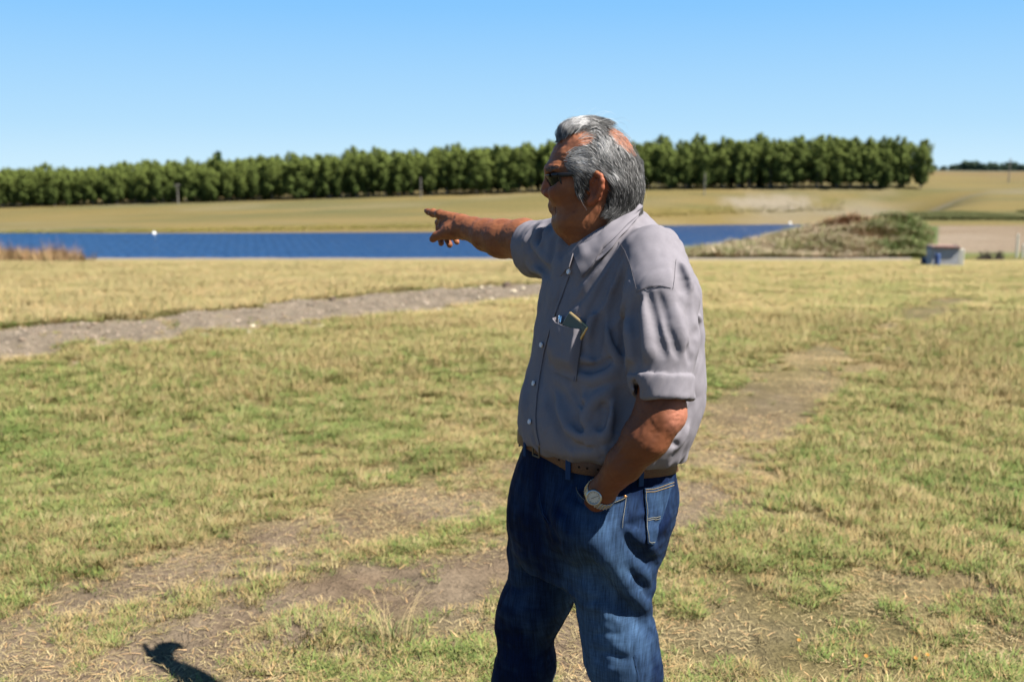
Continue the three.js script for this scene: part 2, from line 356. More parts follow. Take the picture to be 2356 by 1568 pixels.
function landColor(x, z) {
  const r = -z;
  if (r < 1) return STRAW;
  const s = x / r, big = fbm2(x * 0.13, z * 0.13, 3), n = fbm2(x * 0.9, z * 0.9, 3), n2 = noise2(x * 5, z * 5);
  if (r < 57.5) {
    let c = mix3(STRAW, OLIVE, clamp(0.25 + 0.6 * greenAt(x, z) + 0.2 * n2));
    const soilness = clamp(max(stripMask(x, z) * 1.3, bare(x, z) * mix(1.1, 0.6, sstep(5, 9, r))) + 0.55 * sstep(6.5, 3.4, r) * clamp(0.55 + n * 1.2) + 0.22 * n2 - 0.05);
    const worn_soil = mix3(mix3(mix3(SOIL, SOIL2, clamp(0.5 + n + 0.4 * n2)), [0.185, 0.155, 0.120], 0.65 * stripMask(x, z)), [0.185, 0.138, 0.082], 0.6 * sstep(5, 10, r) * (1 - stripMask(x, z)));
    c = mix3(c, worn_soil, soilness * 0.9);
    if (r > 24) c = mix3(c, mix3(STRAW, FIELD, 0.5), 0.4 * sstep(24, 40, r));
    c = mix3(c, GREY, 0.9 * sstep(54.8, 56.4, r + 0.5 * n));
    return c;
  }
  // the pale track along the crest
  let c = mix3(FIELD, OLIVE, clamp(0.22 + 0.5 * big + 0.25 * n));
  if (r < 62.2) { const t = sstep(62.2, 60.8, r + 0.4 * n); return mix3(c, s < 0.40 ? GREY : [0.086, 0.096, 0.025], t * (s < 0.40 ? 0.95 : 0.6)); }
  if (r < 100) {
    if (s > 0.1 && s < 0.425) {
      let m = mix3([0.154, 0.127, 0.082], [0.061, 0.075, 0.025], clamp(0.42 + 0.8 * n - 0.3 * sstep(13, 20, x)));
      m = mix3(m, RUST, clamp(0.9 * fbm2(x * 0.5 + 9, r * 0.5, 2) + 0.6 * sstep(20, 25, x) * sstep(30, 27, x) * sstep(63, 68, r) - 0.15));
      return mix3(m, [0.054, 0.089, 0.021], sstep(25.4, 27.6, 72 * s + 1.8 * n));
    }
    if (s > 0.36) {
      const lawn = sstep(68, 63, r + n);
      return mix3(mix3([0.196, 0.154, 0.111], TAN, clamp(0.4 + big + n * 0.4 + sstep(75, 100, r) * 0.4)), [0.093, 0.118, 0.032], lawn);
    }
  }
  const shore = (EYE - LAKE) / shoreTan(s);
  if (s < 0.36 && r < shore + 34 && r > 100) {
    const d = r - shore;
    c = mix3(c, GREY, 0.75 * sstep(7, 11, d) * sstep(22, 13, d) * clamp(0.75 + fbm2(x * 0.06, 3, 2)));
    c = mix3(c, [0.136, 0.121, 0.021], sstep(9, 4, d + 1.5 * n));
    c = mix3(c, [0.093, 0.071, 0.036], sstep(2.4, 0.5, d));
  }
  if (s >= 0.36 && r >= 100 && r < 150) {
    const band = sstep(108, 113, r) * sstep(136, 126, r) * 0.8;
    c = mix3(mix3(TAN, c, sstep(98, 106, r)), mix3([0.054, 0.064, 0.025], [0.179, 0.161, 0.136], sstep(0.1, 0.3, noise2(x * 0.16, r * 0.09)) * sstep(124, 116, r)), band * 0.9);
  }
  if (r > 150) {
    c = mix3(c, mix3(FIELD, [0.085, 0.084, 0.036], clamp(0.35 + 0.9 * fbm2(x * 0.020, z * 0.075, 3) + 0.5 * noise2(x * 0.05, z * 0.3))), 0.85);
    c = mix3(c, [0.19, 0.16, 0.10], 0.55 * clamp(fbm2(x * 0.03 + 7, z * 0.12, 3) * 1.6 - 0.2));
    { const k = ((x - 58) / 11) ** 2 + ((r - 226) / 6) ** 2; c = mix3(c, [0.21, 0.18, 0.14], 0.8 * sstep(1.4, 0.3, k + 0.5 * n)); }
    if (s > 0.2 && r > 205 && r < 250) c = mix3(c, GREY, 0.5 * clamp(fbm2(x * 0.05 + 2, r * 0.1, 2) * 2.2 - 0.1));
    if (s > 0.40 && r > 300) { c = mix3(c, [0.150, 0.088, 0.040], 0.85 * sstep(300, 340, r) * clamp(0.6 + noise2(x * 0.02, r * 0.03))); c = mix3(c, [0.093, 0.100, 0.071], sstep(640, 800, r)); }
  }
  return c;
}
{
  const angles = [], radii = [];
  for (let a = -40; a <= 40; a += 0.2) angles.push(a);
  for (let a = 44; a < 320; a += 4) angles.push(a);
  for (let r = 0.6; r < 4200; r *= 1.0155) radii.push(r);
  const na = angles.length, nr = radii.length, pos = [0, 0, 0], color = [...STRAW], uv = [0, 0], idx = [];
  for (const r of radii) for (const a of angles) {
    const t = a * PI / 180, x = sin(t) * r, z = -cos(t) * r;
    pos.push(x, z < 0 ? H(x, z) : H(x, -0.01) * 0, z); uv.push(x / 1.9, z / 1.9); color.push(...landColor(x, z));
  }
  const at = (k, i) => 1 + k * na + (i % na);
  for (let i = 0; i < na; i++) idx.push(0, at(0, i + 1), at(0, i));
  for (let k = 0; k < nr - 1; k++) for (let i = 0; i < na; i++) idx.push(at(k, i), at(k, i + 1), at(k + 1, i), at(k + 1, i), at(k, i + 1), at(k + 1, i + 1));
  const rnd = mulberry(5), N = 1024, v = new Float32Array(N * N).fill(0.74);
  for (let y = 0; y < N; y++) for (let x = 0; x < N; x++) { const p = (s) => { const a = x / N * s, b = y / N * s, ix = floor(a), iy = floor(b); let fx = a - ix, fy = b - iy; fx *= fx * (3 - 2 * fx); fy *= fy * (3 - 2 * fy); const h = (i, j) => hash(i % s, j % s, s); return mix(mix(h(ix, iy), h(ix + 1, iy), fx), mix(h(ix, iy + 1), h(ix + 1, iy + 1), fx), fy) - 0.5; }; v[y * N + x] += 0.22 * p(16) + 0.22 * p(64) + 0.3 * p(220); }
  for (let q = 0; q < 9000; q++) { // bits of straw and dark crumbs lying about
    let x = rnd() * N, y = rnd() * N; const a = rnd() * 6.3, L = 6 + rnd() * 34, b = rnd() < 0.62 ? 0.16 + 0.22 * rnd() : -0.16 - 0.2 * rnd();
    for (let i = 0; i < L; i++) { const o = ((floor(y) & 1023) << 10) + (floor(x) & 1023); v[o] += b; x += cos(a); y += sin(a); }
  }
  const tex = dataTex(N, N, (x, y) => v[y * N + x]);
  const m = std([1, 1, 1], 1, { vertexColors: true, map: tex, bumpMap: tex, bumpScale: 0.012 });
  tag(obj('ground', geo(pos, idx, { uv, color }), m), 'grazed dry grassland sloping down to the lake', 'ground', null, 'structure');
}
{ // the lake
  const N = 512, wave = dataTex(N, N, (x, y) => { let s = 0; const q = mulberry(3); for (let i = 0; i < 26; i++) { const kx = Math.round((q() - 0.5) * 30), ky = Math.round(4 + q() * 34), ph = q() * 6.3; s += sin((kx * x + ky * y) / N * 2 * PI + ph) / (1 + 0.04 * (kx * kx + ky * ky) ** 0.5); } return 0.5 + s * 0.045; });
  const m = phys([0.008, 0.030, 0.085], 0.30, { bumpMap: wave, bumpScale: 1.1, ior: 1.33, specularIntensity: 0.5 });
  const pos = [], uv = [], idx = [];
  for (let j = 0; j <= 40; j++) for (let i = 0; i <= 40; i++) { const x = -260 + i * 11, z = -62 - j * 4.4; pos.push(x, LAKE, z); uv.push(x / 22, z / 22); }
  for (let j = 0; j < 40; j++) for (let i = 0; i < 40; i++) { const a = j * 41 + i; idx.push(a, a + 1, a + 41, a + 41, a + 1, a + 42); }
  tag(obj('lake', geo(pos, idx, { uv }), m), 'deep blue rippled lake between the dry fields', 'lake', null, 'structure');
}

// ---------------------------------------------------------------- the pointing man: shapes
const BASE = M(1330, 2200, 0); BASE[1] = 0;
const person = group('person', BASE);
tag(person, 'grey-haired man in grey shirt and jeans pointing left, other hand in pocket', 'person');
const worn_ = (name, g, m, parent = person) => { g.translate(-BASE[0], -BASE[1], -BASE[2]); return obj(name, g, m, parent); };

// a body of oval slices: [height in the picture, left edge, right edge, yaw in degrees, breadth over depth, centre towards the camera]
function lofted(rows, pow = 2.2) {
  const S = rows.map(([vy, xl, xr, yaw, ratio, dz]) => {
    const c = M((xl + xr) / 2, vy, dz), w = abs(M(xr, vy, dz)[0] - M(xl, vy, dz)[0]) / 2, t = yaw * PI / 180;
    const a = w / sqrt(cos(t) ** 2 + (sin(t) * ratio) ** 2);
    return { y: c[1], x: c[0], z: c[2], a, b: a * ratio, t };
  }).sort((p, q) => p.y - q.y);
  const key = (k) => S.map((s) => [s.y, s[k]]), X = key('x'), Z = key('z'), A = key('a'), Bb = key('b'), T = key('t'), lo = S[0].y, hi = S[S.length - 1].y;
  const N = 400, tab = Array.from({ length: N + 1 }, (_, i) => { const y = mix(lo, hi, i / N); return [curve(X, y), curve(Z, y), curve(A, y), curve(Bb, y), curve(T, y)]; });
  const f = (x, y, z) => {
    const u = clamp((y - lo) / (hi - lo)) * N, i = min(N - 1, floor(u)), q = u - i, p = tab[i], n = tab[i + 1];
    const cx = p[0] + (n[0] - p[0]) * q, cz = p[1] + (n[1] - p[1]) * q, a = p[2] + (n[2] - p[2]) * q, b = p[3] + (n[3] - p[3]) * q, t = p[4] + (n[4] - p[4]) * q;
    const dx = x - cx, dz = z - cz, ct = cos(t), st = sin(t), U = abs(dx * -ct + dz * st) / a, W = abs(dx * st + dz * ct) / b;
    const k = Math.pow(Math.pow(U, pow) + Math.pow(W, pow), 1 / pow);
    let d = (k - 1) * min(a, b) * (0.9 + 0.1 * k);
    if (y < lo) d = max(d, lo - y); else if (y > hi) d = max(d, y - hi);
    return max(d, max(lo - y, y - hi));
  };
  f.axis = (y) => { const u = clamp((y - lo) / (hi - lo)) * N, i = floor(u); return [tab[i][0], tab[i][1], tab[i][2], tab[i][3], tab[i][4]]; };
  return f;
}
const A1 = (x, y, dz) => M(...C1(x, y), dz), A2 = (x, y, dz) => M(...C2(x, y), dz), A3 = (x, y, dz) => M(...C3(x, y), dz), A5 = (x, y, dz) => M(...C5(x, y), dz);

// ----- head
const CR = 0.22014 * (M(1361, 405)[0] - M(1360, 405)[0]); // metres per unit of the head's measured outline
const poly = [[345, 385], [300, 440], [272, 510], [250, 575], [231, 630], [224, 665], [238, 705], [258, 745], [264, 800], [262, 860], [252, 930], [246, 965], [251, 1000], [252, 1036], [262, 1060], [270, 1075], [270, 1092], [286, 1128], [298, 1150], [293, 1190], [302, 1232], [328, 1268], [380, 1292], [440, 1322], [500, 1368], [560, 1402], [640, 1440], [820, 1440], [960, 1260], [1030, 1110], [1120, 1010], [1175, 900], [1185, 800], [1183, 700], [1180, 600], [1162, 520], [1120, 425], [1075, 355], [1020, 295], [950, 250], [880, 218], [800, 192], [700, 168], [600, 178], [500, 202], [420, 250], [370, 325]].map(([x, y]) => A1(x, y, 0));
const HZ = MANZ; // the head's own middle plane
const polyDist = (x, y) => {
  let d = 1e9, s = false;
  for (let i = 0, n = poly.length, j = n - 1; i < n; j = i++) {
    const a = poly[i], b = poly[j], ex = b[0] - a[0], ey = b[1] - a[1], wx = x - a[0], wy = y - a[1], t = clamp((wx * ex + wy * ey) / (ex * ex + ey * ey)), px = wx - ex * t, py = wy - ey * t;
    d = min(d, px * px + py * py);
    if ((a[1] > y) !== (b[1] > y) && x < (b[0] - a[0]) * (y - a[1]) / (b[1] - a[1]) + a[0]) s = !s;
  }
  return s ? sqrt(d) : -sqrt(d);
};
const O1 = A1(0, 0, 0), toC1 = (x, y) => [(x - O1[0]) / CR, (O1[1] - y) / CR];
const skull = (x, y, z) => {
  const [cx, cy] = toC1(x, y), zz = abs(z - HZ);
  if (zz > 0.16) return zz - 0.1;
  const d2 = polyDist(x, y);
  const W = curve([[100, 0.066], [300, 0.074], [550, 0.078], [800, 0.075], [950, 0.070], [1080, 0.066], [1200, 0.064], [1320, 0.060], [1440, 0.058]], cy);
  const R = curve([[100, 0.085], [600, 0.085], [900, 0.080], [1100, 0.062], [1300, 0.05], [1440, 0.045]], cy);
  const e = max(0, 1 - d2 / R), q = sqrt((zz / W) ** 2 + e * e);
  return (q - 1) * min(W, R) * 0.85;
};
const sym = (f) => (x, y, z) => f(x, y, HZ + abs(z - HZ));
const noseF = [cone(A1(252, 735, 0), 0.0085, A1(226, 835, 0), 0.0085), cone(A1(226, 835, 0), 0.0085, A1(214, 893, 0), 0.0105)];
const alar = sym(ellip(A1(246, 922, 0.0125), [0.0115, 0.0085, 0.0085]));
const brow = sym(cone(A1(248, 666, 0.012), 0.006, A1(330, 658, 0.049), 0.0055));
const socket = sym(ellip(A1(318, 775, 0.036), [0.019, 0.0145, 0.019]));
const eye = sym(ellip(A1(330, 778, 0.033), [0.0125, 0.0125, 0.0125]));
const lid = sym(cone(A1(318, 758, 0.022), 0.005, A1(335, 762, 0.046), 0.0045));
const cheek = sym(ellip(A1(420, 870, 0.044), [0.034, 0.024, 0.022], 0, 0.35));
const jowl = sym(ellip(A1(500, 1185, 0.040), [0.028, 0.032, 0.019]));
const upperLip = sym(cone(A1(272, 1052, 0), 0.0062, A1(318, 1072, 0.026), 0.003));
const lowerLip = sym(cone(A1(288, 1098, 0), 0.0072, A1(322, 1086, 0.025), 0.003));
const mouthCut = sym(cone(A1(262, 1075, 0), 0.0007, A1(326, 1079, 0.029), 0.0009));
const laugh = sym((() => { const a = cone(A1(292, 955, 0.026), 0.002, A1(345, 1040, 0.037), 0.003), b = cone(A1(345, 1040, 0.037), 0.003, A1(352, 1130, 0.036), 0.002), c = cone(A1(385, 1120, 0.040), 0.002, A1(410, 1250, 0.038), 0.002); return (x, y, z) => min(a(x, y, z), b(x, y, z), c(x, y, z)); })());
const throat = cone(A1(470, 1260, 0), 0.030, A1(690, 1400, 0), 0.050);
const neck = (() => { const a = cone(M(1400, 455, -0.005), 0.058, M(1408, 560, 0.0), 0.064), b = cone(A1(760, 1120, 0.040), 0.020, A1(640, 1430, 0.030), 0.022), c = cone(A1(760, 1120, -0.040), 0.020, A1(640, 1430, -0.030), 0.022); return (x, y, z) => smin(a(x, y, z), min(b(x, y, z), c(x, y, z)), 0.02); })();
const earPts = [[706, 775, .074, 58], [716, 722, .080, 62], [752, 712, .087, 58], [790, 738, .093, 58], [806, 790, .096, 60], [802, 860, .095, 60], [780, 925, .090, 56], [746, 978, .085, 50], [706, 1008, .081, 46], [672, 1028, .077, 36]];
const earRim = earPts.slice(1).map(([x, y, z, r], i) => { const [a, b, c, q] = earPts[i]; return cone(A1(a, b, c), q * CR * 0.42, A1(x, y, z), r * CR * 0.42); });
const antihelix = [[770, 775, .082], [766, 850, .085], [738, 925, .083], [705, 955, .080]];
const earIn = antihelix.slice(1).map(([x, y, z], i) => cone(A1(...antihelix[i]), 0.0042, A1(x, y, z), 0.0042));
const earPlate = ellip(A1(742, 860, 0.076), [0.0165, 0.030, 0.006], 0.45, 0.14), lobe = ellip(A1(690, 1005, 0.077), [0.0095, 0.010, 0.006]), tragus = ellip(A1(672, 880, 0.073), [0.005, 0.008, 0.006]);
const concha = ellip(A1(716, 868, 0.088), [0.010, 0.017, 0.010]);
const ear = sym((x, y, z) => {
  if (abs(z - HZ - 0.085) > 0.05) return 0.05;
  let d = smin(earPlate(x, y, z), lobe(x, y, z), 0.006);
  for (const f of earIn) d = smin(d, f(x, y, z), 0.005);
  d = smax(d, -concha(x, y, z), 0.004);
  for (const f of earRim) d = smin(d, f(x, y, z), 0.004);
  return smin(d, tragus(x, y, z), 0.004);
});
const headCore = (x, y, z) => smin(smin(skull(x, y, z), neck(x, y, z), 0.03), throat(x, y, z), 0.03);
const head = (x, y, z) => {
  let d = headCore(x, y, z);
  if (d > 0.09) return d - 0.03;
  d = smin(d, cheek(x, y, z), 0.03); d = smin(d, jowl(x, y, z), 0.03);
  d = smin(d, brow(x, y, z), 0.018);
  d = smax(d, -socket(x, y, z), 0.014);
  d = smin(d, smin(noseF[0](x, y, z), noseF[1](x, y, z), 0.008), 0.014);
  d = smin(d, alar(x, y, z), 0.006);
  d = min(d, eye(x, y, z)); d = smin(d, lid(x, y, z), 0.004);
  d = smin(d, upperLip(x, y, z), 0.006); d = smin(d, lowerLip(x, y, z), 0.006);
  d = smax(d, -mouthCut(x, y, z), 0.003);
  d = smax(d, -laugh(x, y, z), 0.010);
  d = smin(d, ear(x, y, z), 0.005);
  if (abs(d) < 0.01) { const [cx, cy] = toC1(x, y); d -= 0.0004 * noise3(x * 160, y * 160, z * 160) + 0.0003 * noise3(x * 55, y * 55, z * 55) - (cx < 420 && cy > 430 && cy < 640 ? 0.00022 * sin(cy * 0.14 + 2 * noise3(x * 40, y * 40, z * 40)) : 0); }
  return d;
};

// ----- the arm that points
const E2 = A2(1500, 600, -0.33), chain = (pts) => pts.slice(1).map((b, i) => { const a = pts[i]; return cone(a[0], a[1], b[0], b[1]); });
const foreR = chain([[M(1335, 575, -0.10), 0.038], [A2(1640, 640, -0.27), 0.045], [E2, 0.050], [A2(1200, 585, -0.385), 0.047], [A2(990, 535, -0.430), 0.0395], [A2(820, 465, -0.470), 0.030], [A2(690, 425, -0.500), 0.0258]]);
const wristR = A2(690, 425, -0.500), wristLow = A2(650, 470, -0.503), wristTop = A2(640, 350, -0.515);
const palmR = [
  cone(wristTop, 0.020, A2(372, 262, -0.565), 0.0125), cone(wristR, 0.022, A2(405, 312, -0.588), 0.0125), cone(wristR, 0.020, A2(442, 360, -0.606), 0.012), cone(wristLow, 0.018, A2(485, 400, -0.618), 0.0115),
  cone(wristLow, 0.019, A2(520, 480, -0.520), 0.0195), cone(A2(520, 480, -0.520), 0.0195, A2(400, 430, -0.550), 0.013), cone(A2(520, 480, -0.520), 0.018, A2(560, 440, -0.600), 0.012),
];
const fingersR = [
  chain([[A2(372, 262, -0.565), 0.0122], [A2(275, 240, -0.598), 0.0098], [A2(218, 224, -0.618), 0.0086], [A2(186, 213, -0.630), 0.0074]]),
  chain([[A2(405, 312, -0.588), 0.012], [A2(348, 366, -0.634), 0.0104], [A2(360, 530, -0.618), 0.0092], [A2(386, 645, -0.598), 0.0084]]),
  chain([[A2(442, 360, -0.606), 0.0115], [A2(385, 400, -0.648), 0.0100], [A2(455, 570, -0.640), 0.0092], [A2(500, 668, -0.618), 0.0086]]),
  chain([[A2(485, 400, -0.618), 0.0105], [A2(470, 440, -0.655), 0.0090], [A2(555, 560, -0.645), 0.0084], [A2(596, 630, -0.625), 0.0080]]),
  chain([[A2(545, 482, -0.505), 0.0195], [A2(425, 515, -0.520), 0.0150], [A2(318, 548, -0.534), 0.0118], [A2(272, 588, -0.540), 0.0100]]),
];
const knuckles = [A2(360, 250, -0.560), A2(275, 236, -0.596)].map((p) => ellip(p, [0.0115, 0.0112, 0.011]));
const nails = [ellip(A2(178, 205, -0.622), [0.0075, 0.0035, 0.005], 0, -0.35), ellip(A2(250, 585, -0.532), [0.004, 0.0075, 0.005], 0, 0.3)];
const armR = (x, y, z) => { let d = 1; for (const f of foreR) d = smin(d, f(x, y, z), 0.02); return d; };
const handR = (x, y, z) => {
  let d = 1;
  for (const f of palmR) d = smin(d, f(x, y, z), 0.016);
  let e = 1;
  for (const g of fingersR) { let q = 1; for (const f of g) q = smin(q, f(x, y, z), 0.004); e = min(e, q); }
  d = smin(d, e, 0.007);
  for (const f of knuckles) d = smin(d, f(x, y, z), 0.006);
  return d;
};
const rightArm = (x, y, z) => {
  let d = smin(armR(x, y, z), handR(x, y, z), 0.022);
  if (abs(d) < 0.01) d -= 0.0006 * noise3(x * 190, y * 190, z * 190) + 0.0007 * noise3(x * 60, y * 60, z * 60);
  return d;
};

// ----- the arm whose hand is in the pocket
const elbowL = M(1518, 950, 0.275), wristL = M(1388, 1126, 0.222);
const foreL = chain([[M(1518, 680, 0.205), 0.036], [M(1524, 850, 0.262), 0.044], [elbowL, 0.048], [M(1487, 1005, 0.278), 0.0455], [M(1437, 1066, 0.257), 0.036], [wristL, 0.0262], [M(1362, 1166, 0.182), 0.026]]);
const elbowTip = ellip(M(1555, 948, 0.275), [0.016, 0.022, 0.018]);
const palmL = chain([[wristL, 0.024], [M(1362, 1166, 0.182), 0.025], [M(1352, 1212, 0.140), 0.022]]);
const fingersL = [-1.5, -0.5, 0.5, 1.5].map((k) => chain([[M(1352 + k * 16, 1212 + k * 4, 0.140), 0.010], [M(1346 + k * 17, 1246, 0.125), 0.009], [M(1344 + k * 16, 1276 - abs(k) * 7, 0.110), 0.0075]]));
fingersL.push(chain([[M(1368, 1165, 0.178), 0.013], [M(1350, 1195, 0.160), 0.0105], [M(1336, 1222, 0.145), 0.009]]));
const leftBase = (x, y, z) => {
  let d = 1; for (const f of foreL) d = smin(d, f(x, y, z), 0.015);
  d = smin(d, elbowTip(x, y, z), 0.02);
  for (const f of palmL) d = smin(d, f(x, y, z), 0.012);
  for (const g of fingersL) { let q = 1; for (const f of g) q = smin(q, f(x, y, z), 0.004); d = smin(d, q, 0.005); }
  return d;
};
const creasesL = folds(leftBase, [
  [[[1040, 1200], [1075, 1195], [1103, 1205]], -0.0030, 0.0030], [[[1030, 1222], [1070, 1212], [1100, 1222]], -0.0030, 0.003], [[[1035, 1243], [1075, 1236], [1092, 1243]], -0.003, 0.003], [[[1020, 1260], [1060, 1262], [1088, 1258]], -0.0026, 0.003],
  [[[900, 1230], [870, 1330], [800, 1450]], 0.0020, 0.006], [[[960, 1300], [900, 1400], [860, 1480]], -0.0016, 0.007], [[[780, 1380], [720, 1460], [690, 1520]], 0.002, 0.006],
], C3);
const leftArm = (x, y, z) => { let d = leftBase(x, y, z); if (abs(d) < 0.012) d -= creasesL(x, y, z) + 0.0006 * noise3(x * 170, y * 170, z * 170) + 0.0008 * noise3(x * 60, y * 45, z * 60); return d; };

// ----- shirt
const torso = lofted([
  [462, 1392, 1460, 28, 1, -0.027], [478, 1372, 1472, 28, 1.1, -0.027], [492, 1350, 1486, 28, 1.25, -0.027], [508, 1322, 1500, 28, 1.4, -0.027], [530, 1296, 1520, 29, 1.5, -0.0258], [560, 1274, 1548, 30, 1.45, -0.022], [595, 1262, 1570, 31, 1.38, -0.0174], [635, 1256, 1588, 32, 1.32, -0.0124],
  [690, 1248, 1600, 33, 1.26, -0.0054], [760, 1238, 1606, 34, 1.22, 0.0034], [830, 1226, 1609, 36, 1.25, 0.0124], [900, 1209, 1606, 38, 1.21, 0.0212], [945, 1201, 1599, 40, 1.19, 0.0269], [980, 1198, 1588, 41, 1.19, 0.0288], [1005, 1201, 1576, 42, 1.19, 0.0279], [1022, 1206, 1569, 42, 1.21, 0.0248], [1040, 1206, 1563, 43, 1.25, 0.0216], [1062, 1212, 1555, 44, 1.27, 0.018], [1085, 1218, 1549, 44, 1.27, 0.018],
]);
const waistX = M(1372, 1050, 0)[0], hemAt = (x, z) => 1.005 + 0.16 * (z - MANZ) - 0.08 * (x - waistX), beltAt = (x, z) => 1.006 + 0.11 * (z - MANZ) - 0.06 * (x - waistX) + 0.30 * max(0, waistX - 0.085 - x);
const sleeveLpts = [[M(1500, 592, 0.135), 0.068], [M(1522, 680, 0.205), 0.070], [M(1524, 780, 0.243), 0.067], [M(1522, 900, 0.268), 0.062]];
const sleeveL = chain(sleeveLpts);
const sleeveR = chain([[M(1345, 566, -0.09), 0.075], [M(1290, 572, -0.175), 0.069], [M(1226, 572, -0.272), 0.0655]]);
const axisOf = (a, b) => { const d = [b[0] - a[0], b[1] - a[1], b[2] - a[2]], l = hypot(...d); return d.map((v) => v / l); };
const axR = axisOf(M(1290, 572, -0.175), M(1226, 572, -0.272)), endR = M(1228, 573, -0.272);
const cutR = (x, y, z) => (x - endR[0]) * axR[0] + (y - endR[1]) * axR[1] + (z - endR[2]) * axR[2];
const cuffTop = M(1521, 858, 0.262), cuffBot = M(1524, 921, 0.272), axL = axisOf(M(1519, 855, 0.262), M(1526, 923, 0.276)), cuffLen = hypot(cuffBot[0] - cuffTop[0], cuffBot[1] - cuffTop[1], cuffBot[2] - cuffTop[2]);
const along = (o, a, x, y, z) => (x - o[0]) * a[0] + (y - o[1]) * a[1] + (z - o[2]) * a[2];
const tubeDist = (o, a, x, y, z, sx = 1) => { const t = along(o, a, x, y, z), dx = (x - o[0] - a[0] * t), dy = y - o[1] - a[1] * t, dz = (z - o[2] - a[2] * t) * sx; return sqrt(dx * dx + dy * dy + dz * dz); };
const cuffL = (x, y, z) => { // the thick rolled band above the elbow
  const t = along(cuffTop, axL, x, y, z), wob = 0.0025 * noise3(x * 28, y * 28, z * 28), R = 0.0675 + wob - 0.004 * sstep(0, cuffLen, t);
  const d = abs(tubeDist(cuffTop, axL, x, y, z) - R + 0.007) - 0.007, skew = (x - cuffTop[0]) * 0.10;
  return smax(d, abs(t - cuffLen / 2 - skew) - cuffLen / 2, 0.010);
};
const rollR = (x, y, z) => { const t = cutR(x, y, z), d = abs(tubeDist(endR, axR, x, y, z) - 0.0665) - 0.0045; return smax(d, abs(t + 0.022) - 0.028, 0.008); };
const shirtBase = (x, y, z) => {
  let a = 1; for (const f of sleeveL) a = smin(a, f(x, y, z), 0.03);
  const tL = along(cuffBot, axL, x, y, z);
  if (tL > -0.1) { a = smax(a, tL + 0.010, 0.006); a = smax(a, -max(tubeDist(cuffTop, axL, x, y, z) - 0.0535, -0.034 - tL), 0.006); }
  let b = 1; for (const f of sleeveR) b = smin(b, f(x, y, z), 0.03);
  const t = cutR(x, y, z);
  if (t > -0.12) { b = smax(b, t, 0.006); b = smax(b, -max(tubeDist(endR, axR, x, y, z) - 0.0605, -0.035 - t), 0.004); b = smin(b, rollR(x, y, z), 0.004); }
  let d = smin(smax(torso(x, y, z), hemAt(x, z) - y, 0.03), b, 0.045);
  d = smin(d, a, 0.022);
  return min(d, smin(cuffL(x, y, z), 9, 0.001));
};
